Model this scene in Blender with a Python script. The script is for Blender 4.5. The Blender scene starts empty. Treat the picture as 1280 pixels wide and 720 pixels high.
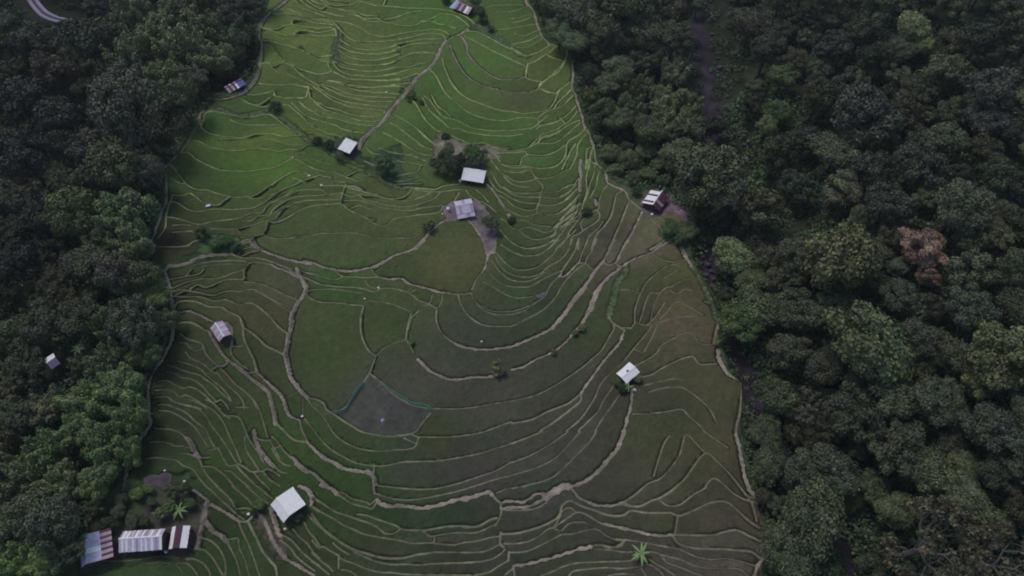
import bpy, math, random
import numpy as np
from mathutils import Vector, Matrix
random.seed(7); RNG = np.random.default_rng(7)
S = bpy.context.scene; C = S.collection
PI = math.pi
# ---------------------------------------------------------------- camera
CAM = np.array([0.0, 0.0, 150.0]); PITCH = math.radians(60); F = 853.0
cam_d = bpy.data.cameras.new('camera'); cam = bpy.data.objects.new('camera', cam_d); C.objects.link(cam)
cam.location = CAM; cam.rotation_euler = (PI/2-PITCH, 0, 0)
cam_d.sensor_width = 36; cam_d.lens = 36*F/1280; cam_d.clip_end = 5000; S.camera = cam
FW = np.array([0, math.cos(PITCH), -math.sin(PITCH)]); UP = np.array([0, math.sin(PITCH), math.cos(PITCH)])
def rays(uv):
    uv = np.atleast_2d(np.asarray(uv, float))
    x = (uv[:,0]-640)/F; y = (360-uv[:,1])/F
    return x[:,None]*np.array([1.,0,0]) + y[:,None]*UP + FW
def project(P):
    P = np.atleast_2d(P)-CAM
    zc = P@FW
    return np.stack([640+F*P[:,0]/zc, 360-F*(P@UP)/zc], 1), zc
# ---------------------------------------------------------------- terrain
def field_z(x, y):
    return -0.11*(y-20) + 0.0011*np.clip(x, -90, 90)**2
def hit(uv, off=0.0, zf=None):
    zf = zf or field_z
    d = rays(uv); off = np.broadcast_to(np.asarray(off, float), (len(d),))
    lo = np.full(len(d), 60.0); hi = np.full(len(d), 60.0); found = np.zeros(len(d), bool)
    t = 60.0
    while t < 900:                       # march, then bisect
        t2 = t+4.0
        p = CAM + d*t2
        below = p[:,2] < zf(p[:,0], p[:,1]) + off
        new = below & ~found
        lo[new] = t; hi[new] = t2; found |= below
        t = t2
        if found.all(): break
    lo[~found] = 896; hi[~found] = 900
    for _ in range(18):
        m = (lo+hi)/2; p = CAM + d*m[:,None]
        b = p[:,2] < zf(p[:,0], p[:,1]) + off
        hi = np.where(b, m, hi); lo = np.where(b, lo, m)
    return CAM + d*hi[:,None]
def pts(s): return [tuple(float(a) for a in p.split(',')) for p in s.split()]
LEFT = pts('350,-60 345,-20 328,20 323,45 326,70 320,98 300,118 258,125 250,145 222,190 208,210 207,240 198,275 180,318 198,328 205,337 214,375 214,410 203,440 186,480 184,525 176,545 160,575 148,612 128,640 100,662 92,690 60,730 40,800')
RIGHT = pts('648,-60 656,-20 658,0 668,15 678,40 690,56 716,70 719,110 730,150 745,185 744,200 760,222 780,234 800,238 838,240 866,276 862,300 858,322 875,345 890,370 899,400 897,430 908,465 926,480 926,560 940,610 955,650 962,680 950,720 940,800')
FIELD = LEFT + RIGHT[::-1]
Lw = hit(LEFT); Rw = hit(RIGHT)
def smooth_curve(P, n=7):
    ys = np.arange(-200, 900, 2.0)
    o = np.argsort(P[:,1]); xs = np.interp(ys, P[o,1], P[o,0])
    k = np.ones(n)/n
    return ys, np.convolve(np.pad(xs, n//2, mode='edge'), k, 'valid')
CY, CXL = smooth_curve(Lw, 9); _, CXR = smooth_curve(Rw, 9)
STREAM = pts('880,-60 888,0 893,60 905,130 930,200 932,260 890,312 884,340 900,385 926,440 936,470 965,540 1020,615 1062,660 1080,700 1090,760')
Sw = hit(STREAM); _, CXS = smooth_curve(Sw, 5)
def softmax0(a, k=2.0): return k*np.log1p(np.exp(np.clip(a/k, -30, 30)))
def hnoise(x, y):
    return (np.sin(x*.045+1.3)*np.cos(y*.037+.4)*2.2 + np.sin(x*.11+y*.07)*.9 + np.cos(y*.13-x*.06+2)*.8)
def terrain_z(x, y):
    x = np.asarray(x, float); y = np.asarray(y, float)
    xl = np.interp(y, CY, CXL); xr = np.interp(y, CY, CXR); xs = np.maximum(np.interp(y, CY, CXS), xr+5)
    xc = np.clip(x, xl, xr)
    z = field_z(xc, np.clip(y, -60, 400))
    dr = np.maximum(x-xr, 0); dl = np.maximum(xl-x, 0)
    w = np.maximum(xs-xr, 5)
    down = np.minimum(dr, w)*(1.5/w+.10)+ 2.0*(1-np.exp(-dr/4))
    up = softmax0(x-xs-2, 3)*0.34
    z = z - np.where(dr > 0, down-up, 0)
    dv = 62.0
    downl = np.minimum(dl, dv)*0.20; upl = softmax0(dl-dv, 6)*0.42
    z = z - np.where(dl > 0, downl-upl*(dl > 20), 0)
    fade = np.clip((np.maximum(dr, dl)-2)/25, 0, 1)
    far = np.maximum(0, np.hypot(x, y-110)-420)
    return z + hnoise(x, y)*fade - far*0.02
# ---------------------------------------------------------------- colour helpers
GAIN = 0.67
def lin(c): return np.array([((v/255)/12.92 if v/255 <= .04045 else ((v/255+.055)/1.055)**2.4) for v in c[:3]])
def alb(c, g=None): return np.clip(lin(c)/(g or GAIN), 0.002, .85)
def rgba(c, g=None): a = alb(c, g); return (float(a[0]), float(a[1]), float(a[2]), 1.0)
# ---------------------------------------------------------------- material helpers
def node(nt, t, **kw):
    n = nt.nodes.new(t)
    for k, v in kw.items():
        if k in n.inputs: n.inputs[k].default_value = v
        else: setattr(n, k, v)
    return n
def base_mat(name, rough=.8, spec=.3):
    m = bpy.data.materials.new(name); m.use_nodes = True
    nt = m.node_tree; b = nt.nodes['Principled BSDF']
    b.inputs['Roughness'].default_value = rough; b.inputs['Specular IOR Level'].default_value = spec
    return m, nt, b
def mixmul(nt, a, b, f=1.0):
    n = nt.nodes.new('ShaderNodeMix'); n.data_type = 'RGBA'; n.blend_type = 'MULTIPLY'; n.inputs[0].default_value = f
    nt.links.new(a, n.inputs[6]); nt.links.new(b, n.inputs[7]); return n.outputs[2]
def ramp(nt, fac, stops):
    r = nt.nodes.new('ShaderNodeValToRGB'); e = r.color_ramp.elements
    while len(e) < len(stops): e.new(.5)
    for el, (p, c) in zip(e, stops): el.position = p; el.color = (*c, 1) if len(c) == 3 else c
    nt.links.new(fac, r.inputs[0]); return r.outputs[0]
def noise(nt, scale, detail=4, rough=.6, vec=None):
    n = nt.nodes.new('ShaderNodeTexNoise'); n.inputs['Scale'].default_value = scale
    n.inputs['Detail'].default_value = detail; n.inputs['Roughness'].default_value = rough
    if vec is None:
        g = nt.nodes.new('ShaderNodeNewGeometry'); vec = g.outputs['Position']
    nt.links.new(vec, n.inputs['Vector']); return n.outputs[0]
def bump(nt, b, h, dist, strength=.6):
    n = nt.nodes.new('ShaderNodeBump'); n.inputs['Distance'].default_value = dist; n.inputs['Strength'].default_value = strength
    nt.links.new(h, n.inputs['Height']); nt.links.new(n.outputs[0], b.inputs['Normal'])
def g3(v): return (v, v, v)
def mat_vcol(name, rough=.9, spec=.15, sc=((1.2, .75, 1.25), (6, .8, 1.2)), bd=.15, attr='tint'):
    m, nt, b = base_mat(name, rough, spec)
    a = nt.nodes.new('ShaderNodeAttribute'); a.attribute_name = attr; c = a.outputs['Color']
    for s, lo, hi in sc:
        n = noise(nt, s, 5, .65); c = mixmul(nt, c, ramp(nt, n, [(.3, g3(lo)), (.7, g3(hi))]))
        last = n
    nt.links.new(c, b.inputs['Base Color'])
    if bd: bump(nt, b, last, bd)
    return m
def mat_flat(name, col, rough=.8, spec=.3, var=.25, scale=3, metal=0, g=None):
    m, nt, b = base_mat(name, rough, spec); c0 = alb(col, g)
    n = noise(nt, scale, 5, .65)
    c = ramp(nt, n, [(.3, tuple(c0*(1-var))), (.7, tuple(np.clip(c0*(1+var), 0, .9)))])
    nt.links.new(c, b.inputs['Base Color']); b.inputs['Metallic'].default_value = metal
    return m
def mat_leaf(name, attr='var'):
    m, nt, b = base_mat(name, .55, .25)
    o = nt.nodes.new('ShaderNodeObjectInfo'); a = nt.nodes.new('ShaderNodeAttribute'); a.attribute_name = attr
    c = mixmul(nt, o.outputs['Color'], a.outputs['Color'])
    n = noise(nt, .35, 3); c = mixmul(nt, c, ramp(nt, n, [(.3, (.72, .75, .8)), (.7, (1.25, 1.22, 1.1))]))
    nt.links.new(c, b.inputs['Base Color'])
    return m
def mat_metal_sheet(name, col, rust=.2, var=.18):
    m, nt, b = base_mat(name, .62, .3); c0 = alb(col)
    tc = nt.nodes.new('ShaderNodeTexCoord')
    w = nt.nodes.new('ShaderNodeTexWave'); w.inputs['Scale'].default_value = 1.1; w.inputs['Distortion'].default_value = .6
    w.inputs['Detail'].default_value = 2; nt.links.new(tc.outputs['Object'], w.inputs['Vector'])
    n = noise(nt, 1.4, 5, .7, tc.outputs['Object'])
    c = ramp(nt, n, [(.32, tuple(c0*(1-var))), (.62, tuple(np.clip(c0*(1+var*.5), 0, .9)))])
    c = mixmul(nt, c, ramp(nt, w.outputs[1], [(0, g3(.88)), (1, g3(1.04))]))
    mp = nt.nodes.new('ShaderNodeMapping'); mp.inputs['Scale'].default_value = (2.2, .35, 1)
    nt.links.new(tc.outputs['Object'], mp.inputs[0])
    n2 = noise(nt, 1.6, 5, .7, mp.outputs[0])
    mx = nt.nodes.new('ShaderNodeMix'); mx.data_type = 'RGBA'
    nt.links.new(ramp(nt, n2, [(.62-rust*.5, (0, 0, 0)), (.85-rust*.3, g3(.75))]), mx.inputs[0])
    nt.links.new(c, mx.inputs[6]); mx.inputs[7].default_value = rgba((112, 84, 84)); nt.links.new(mx.outputs[2], b.inputs['Base Color'])
    bump(nt, b, w.outputs[1], .03, .5)
    return m
# ---------------------------------------------------------------- mesh helpers
def mesh_np(name, V, Q, mats=(), midx=None, cols=None, colname='tint', smooth=False):
    me = bpy.data.meshes.new(name); V = np.asarray(V, np.float32); Q = np.asarray(Q, np.int32)
    k = Q.shape[1]
    me.vertices.add(len(V)); me.vertices.foreach_set('co', V.ravel())
    me.loops.add(Q.size); me.loops.foreach_set('vertex_index', Q.ravel())
    me.polygons.add(len(Q)); me.polygons.foreach_set('loop_start', np.arange(0, Q.size, k, dtype=np.int32))
    me.polygons.foreach_set('loop_total', np.full(len(Q), k, np.int32))
    for m in mats: me.materials.append(m)
    if midx is not None: me.polygons.foreach_set('material_index', np.asarray(midx, np.int32))
    me.update(calc_edges=True)
    if smooth: me.polygons.foreach_set('use_smooth', np.ones(len(Q), bool))
    if cols is not None:
        a = me.color_attributes.new(colname, 'FLOAT_COLOR', 'POINT')
        c = np.ones((len(V), 4), np.float32); c[:,:3] = cols; a.data.foreach_set('color', c.ravel())
    return me
def link(name, me, parent=None, loc=None, **props):
    o = bpy.data.objects.new(name, me); C.objects.link(o)
    if parent is not None: o.parent = parent
    if loc is not None: o.location = loc
    for k, v in props.items(): o[k] = v
    return o
def thing(name, label, cat, loc=(0, 0, 0), rz=0, group=None):
    o = bpy.data.objects.new(name, None); C.objects.link(o); o.location = loc; o.rotation_euler = (0, 0, rz)
    o.empty_display_size = .5; o['label'] = label; o['category'] = cat
    if group: o['group'] = group
    return o
class MB:                                      # small polygon mesh builder
    def __init__(s): s.v = []; s.f = []; s.m = []
    def add(s, vs, fs, m=0):
        b = len(s.v); s.v += [tuple(v) for v in vs]; s.f += [tuple(b+i for i in f) for f in fs]; s.m += [m]*len(fs)
    def box(s, c, d, m=0, rz=0):
        x, y, z = d[0]/2, d[1]/2, d[2]/2; cr, sr = math.cos(rz), math.sin(rz)
        vs = [(c[0]+a*x*cr-b*y*sr, c[1]+a*x*sr+b*y*cr, c[2]+e*z) for a in (-1, 1) for b in (-1, 1) for e in (-1, 1)]
        s.add(vs, [(0, 1, 3, 2), (4, 6, 7, 5), (0, 4, 5, 1), (2, 3, 7, 6), (0, 2, 6, 4), (1, 5, 7, 3)], m)
    def slab(s, a, b, c, d, t, m=0):           # quad a,b,c,d thickened by t downwards
        P = [Vector(p) for p in (a, b, c, d)]; n = (P[1]-P[0]).cross(P[3]-P[0]).normalized()
        if n.z < 0: n = -n
        s.add(P+[p-n*t for p in P], [(0, 1, 2, 3), (7, 6, 5, 4), (0, 4, 5, 1), (1, 5, 6, 2), (2, 6, 7, 3), (3, 7, 4, 0)], m)
    def tube(s, ps, rs, n=6, m=0):
        ps = [Vector(p) for p in ps]; rings = []
        for i, p in enumerate(ps):
            t = (ps[min(i+1, len(ps)-1)]-ps[max(i-1, 0)]).normalized()
            u = t.orthogonal().normalized(); w = t.cross(u)
            rings.append([p+(u*math.cos(2*PI*k/n)+w*math.sin(2*PI*k/n))*rs[i] for k in range(n)])
        vs = [v for r in rings for v in r]
        fs = [(i*n+k, i*n+(k+1) % n, (i+1)*n+(k+1) % n, (i+1)*n+k) for i in range(len(ps)-1) for k in range(n)]
        fs += [tuple(range(n-1, -1, -1)), tuple((len(ps)-1)*n+k for k in range(n))]
        s.add(vs, fs, m)
    def build(s, name, mats, parent=None, smooth=False, **props):
        me = bpy.data.meshes.new(name); me.from_pydata([tuple(v) for v in s.v], [], s.f)
        for m in (mats if isinstance(mats, (list, tuple)) else [mats]): me.materials.append(m)
        me.polygons.foreach_set('material_index', s.m)
        if smooth: me.polygons.foreach_set('use_smooth', [True]*len(s.f))
        me.update()
        return link(name, me, parent, **props)
EXPO = -0.06
TRACE = '''
@300,0,6.4
3 375,0 300,55 235,100 185,160 165,220 150,300 175,360 165,470 150,560 125,630 75,700
1 280,90 340,85 400,90 440,110 500,128 600,150 680,160 760,175 850,190 920,215 990,250 1040,285 1120,300 1180,300 1280,280
1 270,120 350,125 420,130 520,145 620,170 700,185 760,200 800,240 860,300 920,332 1000,342 1120,342 1280,330
1 190,232 300,230 350,212 410,205 430,170 520,172 600,195 700,205 750,215
1 410,205 470,218 540,230 640,240 720,235 760,250 775,300
1 190,235 240,245 290,270 350,290 430,285 470,258 560,258 620,270 700,262 755,250
1 440,290 540,295 640,303 720,302 770,300
1 180,322 240,330 310,355 380,375 450,400 500,415 560,440 640,455 740,455
1 500,415 560,455 620,485 690,510 750,510
2 200,370 250,385 300,440 340,490 390,520 460,545 540,575 620,598 700,595 730,580
1 180,510 230,515 270,530 340,515 400,530 440,560 480,600 540,640 600,680 640,700
0 230,515 280,570 320,600 370,595 410,620 470,645 520,670 600,700
1 150,670 230,685 320,690 410,685 480,700 560,717
g 770,215 795,270 790,330 765,400 755,500
1 705,515 715,550 740,580
1 800,320 860,360 920,390 1000,402 1100,405 1280,380
1 795,370 870,410 940,430 1030,440 1150,440 1280,410
1 790,400 850,450 920,475 1010,490 1100,485 1200,470 1280,440
1 780,470 850,505 940,525 1050,530 1160,520 1280,480
1 755,505 820,540 900,560 1000,575 1100,575 1280,545
1 750,520 800,570 870,600 940,610 1050,620 1280,600
1 740,580 800,610 870,640 960,645 1100,650 1280,645
1 700,650 780,660 900,690 1000,705 1280,690
1 430,0 470,50 520,85 600,110 680,140
1 480,0 540,50 600,85 680,105 760,130 830,140
1 530,0 590,45 650,75 700,60 760,75 840,100 920,120 980,150 1100,155 1140,185 1280,215
1 570,0 620,30 680,50 750,40
1 640,0 720,35 800,45 900,40 950,20 1010,35 1100,60 1150,55
0 720,0 800,10 860,20
1 800,75 900,90 1000,125 1100,130
2 1165,0 1150,60 1280,65
1 1140,155 1200,150 1280,130
1 870,125 940,140 990,165 1040,180 1110,185
@460,0,6.4
2 130,60 230,70 320,78 440,80 560,85 640,95 720,115 790,145 850,190
g 850,190 930,235 1020,290 1100,340 1150,385 1220,435 1280,455
4 800,235 740,275 680,300 620,340 580,400 550,470 500,540 440,590 380,640 340,690 310,717
1 130,155 220,150 290,125 340,108 440,100
1 250,217 350,215 400,200 440,175 500,155 580,125 660,130 720,150 780,190 810,220
1 440,185 500,180 560,200 640,215 700,235
1 130,300 150,300 240,280 340,265 430,255 520,245 600,255 650,280
1 240,325 330,310 400,290 480,282 590,290 620,320
1 180,390 260,355 350,335 450,322 580,322
1 120,438 190,420 280,380 380,360 480,355 560,358
1 130,530 200,505 270,465 340,440 430,430 540,440
0 100,480 170,465 250,435
1 180,555 230,545 330,545 390,520 490,515
1 120,610 230,590 330,565 440,560
1 150,650 300,630 400,600
1 180,685 340,670
1 495,570 530,600 570,660 600,717
1 595,480 610,540 640,610 680,680 710,717
3 655,370 690,450 730,530 790,610 870,665 960,700 1040,717
3 750,300 790,370 800,430 850,500 930,570 1020,625 1100,640 1200,635 1260,620
1 770,300 850,340 940,390 1040,440 1150,490 1240,530 1280,540
1 790,262 870,265 950,300 1040,350 1120,390 1230,440
2 1260,620 1275,520
0 1160,370 1220,350 1280,330
@600,0,6.4
3 365,-40 365,0 380,40 430,95 445,150 460,210 490,280 540,340 560,370
2 560,370 500,405 440,435 360,450 320,430 250,385
1 610,380 560,425 500,465 440,505 380,525
2 380,525 365,615
1 610,380 690,410 690,460 640,545 580,600 490,665 470,700
1 540,455 600,480 660,490
1 365,630 420,650 490,660
1 690,490 640,570 590,610 530,650
2 560,370 620,370 700,410 750,460
3 750,460 740,520 745,600 735,717
0 50,70 120,50 240,45 350,40
0 100,110 250,100 330,80 380,60
0 230,155 300,150 360,130 420,125
1 260,190 330,178 400,155
0 140,240 250,235 350,215 450,200
0 270,270 350,290 420,265 470,250
1 260,355 350,345 420,320 470,290
0 290,380 370,385 430,360 500,320
@180,100,6.4
3 885,0 840,50 800,100 700,140 600,155 500,165 480,220 445,290 445,345 400,420 340,510 270,600 190,690
1 830,120 900,125 980,115 1040,100
1 1040,130 1100,150 1180,155 1280,150
1 790,165 850,200 930,225 1000,225
1 890,210 950,190 1010,155
g 480,260 540,228 620,235 700,270 760,285 860,280 950,265 1000,255
1 455,380 490,290 540,258 600,262 650,280 720,295 800,310 880,300 960,290 1010,290 1060,320 1130,375 1190,415 1260,440
1 690,325 740,350 800,368 880,370 980,370 1100,370
2 460,390 520,430 600,450 680,460 750,470 830,460 890,440 1000,435 1060,445 1130,460 1280,450
0 600,480 680,485 760,480 850,475 950,480 1030,490 1100,510 1200,530 1280,530
1 400,490 450,500 520,535 600,560 700,572 780,572 860,562 950,562 1030,575 1100,582 1160,562 1230,570
1 290,590 360,590 420,640 480,670 540,700 600,717
1 1010,717 1090,690 1150,655 1190,640 1240,660 1280,680
@340,100,6.4
g 0,280 80,310 150,360 220,420 280,480 340,515 430,550 520,610 600,670 680,717
1 60,210 130,210 180,250 230,290 290,350 340,380
1 220,180 270,225 330,260 400,300 480,310 560,330 620,350 700,365 820,380
1 160,190 210,240 260,280 320,310 380,330 440,350 520,375 560,400 640,410
1 290,375 370,400 440,430 520,450 560,465
1 280,420 350,435 430,465 500,485
1 290,60 300,110 310,150 350,180 430,215 520,240 600,270 680,290 760,300 850,310
1 330,60 400,110 480,165 560,200 640,225 720,235 800,245 900,260
1 370,70 450,120 540,160 620,185 720,200 820,215 920,225
1 400,50 480,90 560,130 660,155 760,175 870,180 960,180
1 380,35 460,50 540,85 640,120 740,135 860,145 980,150
1 450,10 540,35 620,70 720,95 820,105 900,110 1020,125
1 620,40 700,50 800,65 900,60 1060,65
0 750,0 850,15 1000,15 1100,5
1 340,185 420,240 500,270 600,300 700,330 830,340
1 560,400 640,425 740,435
1 30,140 90,150 180,155 270,150 290,100
1 20,110 30,140
1 250,60 320,80
0 160,562 220,570 290,530 340,520
0 200,590 270,600 330,635 390,660 470,680
1 180,645 240,660 340,715
4 1150,10 1110,60 1050,130 1000,190 940,260 900,320 840,380 780,430 720,490 700,550
2 1090,160 1140,190 1180,250 1220,320 1280,380
1 985,285 1060,330 1140,380 1200,430 1280,500
1 940,350 1000,380 1080,440 1160,500 1230,545 1280,560
1 890,430 950,460 1040,510 1130,570 1220,600 1280,610
1 760,550 800,590 860,600
1 850,545 950,580 1050,600 1150,620 1230,650
1 740,650 830,690 900,700
1 1000,650 1100,670 1200,690
@500,100,6.4
1 300,0 330,60 380,130 450,190 520,250 600,290 700,320 780,330 860,330 930,315 1000,308 1100,315
1 390,0 430,60 490,120 560,165 640,195 720,225 800,250 900,260 990,275
1 990,275 1060,265 1130,258 1190,235 1240,170 1280,80
3 560,0 600,20 650,45 730,75 830,95 950,105 1040,100 1110,75
2 1110,75 1130,40 1170,10
2 1110,75 1180,105 1250,115
1 300,210 360,255 410,300
1 250,120 300,210 330,240
1 190,130 240,170 290,240 350,300 430,320 500,350 570,385 650,400 740,410 860,408 960,405 1050,390 1110,350 1180,290
1 180,150 220,230 280,290 340,340 400,390 480,400 540,425 640,440 700,450 800,455 900,455 980,440
2 80,165 130,200 170,270 220,340 280,400 320,420
1 140,400 210,470 280,520
1 150,520 200,545 260,565
1 80,550 150,590 210,610
1 80,600 150,640 200,650
1 330,440 420,460 500,495 580,515 680,515 760,545 830,548 880,545
1 780,560 860,575 950,565 1030,545 1060,510 1110,470 1130,440 1200,420 1280,390
1 1020,550 1100,515 1110,500 1130,470 1200,450 1280,410
1 770,590 900,590 1000,580 1020,600 1120,608 1200,600 1280,560
1 960,685 980,630 1020,605
1 740,590 780,620 800,660 860,690 950,690 1040,700 1130,710 1230,700 1280,670
1 710,630 740,670 790,717
1 1090,400 1130,375 1200,355 1280,330
@640,100,6.4
1 355,110 370,90 420,60 460,30
1 200,315 260,270 330,240 400,220 450,170 490,135
1 340,220 380,170 430,130 470,90
1 200,375 300,360 360,340 420,300 470,260 510,215
1 150,400 200,370 215,330
1 380,300 430,350 480,310 520,260
1 360,395 430,350
1 215,500 240,480 320,455 400,405 460,360 545,325
1 150,520 210,515 300,515 360,500 430,450 500,390 545,350
1 280,600 350,580 410,540 440,520 460,490 520,460 580,410
0 100,625 220,630 320,620
3 480,0 480,70 510,130 525,190 560,290 570,350 590,395 620,440 640,500 655,540
2 655,540 630,600 615,717
2 590,395 540,440 470,480 440,520 430,600 400,650 360,690 300,710
2 600,440 550,490 525,540 520,600 490,670 465,717
2 510,520 470,570 450,620 420,680 400,717
1 650,545 600,560 595,620 590,717
2 655,540 680,680 720,717
@170,200,6.4
3 300,0 255,60 240,160 245,260 240,340 215,400 185,490 150,590 100,680 85,740
1 490,0 560,40 640,80 700,95 780,98 900,98 1000,85 1080,75 1150,50 1230,10 1260,-10
1 285,50 320,90 360,140 400,190 440,220 500,240 570,245 620,265 680,285 750,300 860,300 930,292 1000,262 1060,220 1130,175 1200,135 1280,95
1 285,150 340,185 400,195
1 285,280 370,285 430,268 480,300 530,340 580,360 660,365 710,335 760,305
1 290,290 265,370 245,440 235,540 180,620
1 290,340 340,350 400,390 460,410 530,415 600,400 680,400 760,405 850,400 920,395 980,375 1030,350 1080,315 1130,270
1 880,300 950,320 1020,315 1080,285 1130,260
1 250,460 300,465 380,485 450,510 520,520 590,500 660,490 750,482 840,470
1 840,470 900,445 950,430 1010,430 1050,380 1090,340
1 290,525 370,520 440,530
1 290,578 440,575 520,565
1 600,555 700,560 800,562 850,545 920,530 1000,510 1060,495
1 860,495 930,490 970,460 1040,450 1070,455
1 150,695 300,695 400,690 460,660 540,640
g 590,620 700,625 800,640
1 1060,495 1040,560 1015,600
1 1015,600 950,615 930,640
1 1015,600 1080,625 1180,635 1280,630
1 1060,495 1120,500 1200,465 1280,425
1 1070,450 1100,400 1150,360 1220,320 1280,305
1 1120,470 1180,400 1280,340
1 1010,430 1070,360 1150,310 1280,270
1 810,565 850,600 930,605
3 790,665 850,655 930,640 960,680 1010,717
1 800,680 930,670
@340,200,6.4
2 0,290 50,260 120,225 200,200 270,165 330,145 400,125
1 0,215 60,165 120,125 180,98 250,105 300,130
1 190,5 260,45 330,75 400,95 480,100 560,130 630,155 690,175 740,155 790,125
g 560,20 640,50 700,80 790,110 860,145 930,190 1000,215 1060,230
3 385,130 470,140
1 420,140 500,175 590,190
3 600,205 680,220 730,245
2 400,215 480,210 600,222 680,245 760,270 850,290 940,315 1050,300 1100,270 1125,235
1 0,355 60,315 140,270 230,245 350,245 400,250
1 170,150 260,185 380,210
1 0,410 60,365 140,320 220,295 330,292 430,290
1 20,430 100,380 200,345 300,330 430,328 550,330
1 400,250 450,285 480,280 560,275
1 585,225 560,300 550,355
1 0,500 60,495 130,465 220,410 330,372 400,368 550,362 600,395 660,430 740,465 830,520 900,535 950,500 985,475 1050,465 1150,452 1280,440
1 630,385 700,370 790,400
1 580,280 640,295 690,285 740,320 820,335 900,360 1000,375 1100,375 1200,350 1280,320
1 700,280 800,295 900,310 1000,330 1100,330 1200,305 1280,270
1 580,325 700,330 800,360 880,390 1000,408 1120,410 1200,390 1280,380
1 740,465 820,480
1 0,630 100,635 200,620 310,615 400,595 500,595 600,590 700,600 800,625 900,635 1050,632 1130,628 1180,595
2 1060,230 1150,225 1280,230
1 1125,240 1280,245
3 1280,510 1250,590 1200,650 1140,717
1 1000,130 1080,115 1160,100 1190,60 1220,45
0 980,175 1080,165 1200,130
0 980,195 1200,190
1 600,130 680,100 740,80
@520,200,6.4
2 0,235 150,235 220,210 350,195
1 0,250 100,260 200,262 300,250 400,245
1 0,315 70,285 130,260
1 0,370 80,340 150,310 200,265
1 310,330 345,270
1 0,395 60,385 200,370
1 0,445 100,440 190,420 220,370
3 300,470 210,500 140,555 80,620 30,690 0,717
3 400,470 460,530 500,590 540,650 560,717
5 430,420 510,470 560,540 600,600 620,680 610,740
5 280,420 360,455
5 480,340 530,400 560,460
1 400,240 430,290 480,320 540,350 590,380 640,420
1 480,240 530,280 580,340
3 560,190 610,240 650,300 710,380
4 740,440 760,470
1 670,10 700,45 760,65 850,65 900,70 1000,75 1080,65 1150,35 1190,0
1 610,20 650,80 710,130 780,170 850,180 920,170 970,155
1 590,0 640,60 690,90 780,105 860,100 905,85 940,120 975,155 1060,150 1120,135 1180,100 1230,80
1 700,140 760,190 830,215 920,220
1 970,170 1015,215 990,290 990,330 970,380 965,430 920,470
1 700,215 760,255 830,270 950,268 1020,260 1100,262 1180,240 1240,200
1 600,100 660,200 720,240 770,275 850,300 980,300 1080,310 1160,300 1220,265 1280,200
1 580,150 640,240 700,270 760,310 860,345 970,350
1 660,290 720,320 780,370 860,400 940,405 970,385
1 980,365 1060,370 1140,355 1200,320 1280,240
1 720,400 780,430 850,455 920,450 965,435 1030,445 1130,435 1200,400 1240,370 1280,330
1 660,330 720,410
1 800,490 860,485 900,500 960,525 1080,535
1 680,475 720,500 770,550 830,560 880,545 960,560 1020,580 1080,570 1130,535
1 820,560 860,600 930,635 1010,635 1080,610 1120,580
1 670,560 720,620 790,680 880,710 960,700 1040,680 1120,640 1150,600
2 1280,360 1220,420 1160,490 1100,545
2 1280,420 1200,480 1130,540 1110,600 1080,620
1 1280,490 1220,520 1160,600 1060,717
1 1280,560 1200,640 1120,717
@700,200,6.4
4 168,0 160,60 168,130 158,190 160,250
1 0,240 60,210 110,200 150,150
1 0,290 70,260 120,210
1 0,350 70,310 130,250 160,220
2 0,425 70,370 120,320 155,280
2 0,480 60,440 110,400 160,350
1 0,500 50,490 120,430
1 0,545 70,500 140,460 180,390
1 150,350 130,430 80,490 0,570
1 0,700 50,640 80,570 150,480 190,410
1 215,0 225,60 210,150 215,250 190,340 175,400
1 280,40 270,120 240,200 220,280 190,350
1 325,70 300,150 290,210 240,310
1 380,210 340,260 315,330 310,400
3 225,0 280,35 330,65 370,110 375,180 430,215 490,235 525,265
4 280,320 290,360
2 490,260 450,290 430,380 405,460 350,540 290,610 250,717
2 550,350 520,420 490,500 450,590 390,717
2 530,270 560,330 650,400
3 655,420 620,500 570,600 530,660 500,717
2 290,400 320,450 290,500 200,560 130,610
1 120,600 90,640 75,717
2 150,630 145,717
1 345,490 300,560 230,620 210,680 190,717
1 180,560 170,500 240,440 290,400
5 700,380 760,420 830,370
4 840,320 890,370 930,410 1000,455
1 720,480 800,540 850,590
1 780,465 850,510 900,570
2 720,717 800,670 860,640 930,632
2 780,717 860,660 900,635
4 960,640 980,717
0 1000,455 1050,520 1040,600
@190,300,6.4
4 810,0 800,40 870,80 970,120 1060,150 1160,175 1280,195
1 680,25 810,20
4 100,240 130,210 220,205 300,180 350,150 430,130 530,120 640,115
3 650,80 630,120
2 640,120 720,150 800,150 880,160 980,190 1070,220 1140,270 1200,310 1240,360
1 690,120 720,85 800,70
1 720,130 780,105 860,95
1 1150,240 1200,250 1280,280
1 1180,290 1240,305 1280,330
3 100,240 120,300 140,370 150,450 160,530 170,640 165,717
1 140,310 220,300 290,290 380,270 415,240
1 270,290 320,240
1 330,210 420,185 550,175 700,175 760,185
0 400,220 500,205 640,200 700,210 760,205
1 160,380 240,350 330,325 420,312 500,320 570,300 650,270 740,245 780,200 820,188 900,195 960,210
3 960,210 1050,245 1130,285 1180,310
1 740,245 740,320
2 160,410 230,400 290,405 310,385
1 310,385 370,360 420,378 480,370 540,345 620,320 730,322
1 740,340 840,352 920,375 1000,410 1080,450 1170,490
1 190,440 290,410 360,420 430,435 500,442 560,420 640,408 700,420 760,405 830,405 890,440 970,490 1040,540 1110,575
1 170,450 300,455 400,460 490,490 580,480 640,500 700,525 760,510 820,520 880,560 940,610 990,670 1040,717
2 170,550 195,500 250,488 340,495 400,515 460,540 560,545 610,580 680,610 720,650 735,717
3 205,580 290,570 350,590 420,625 490,655
1 210,665 290,660 350,675 410,710
4 1240,370 1220,430 1180,490 1140,550 1115,630 1105,717
1 1230,440 1280,480
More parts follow.
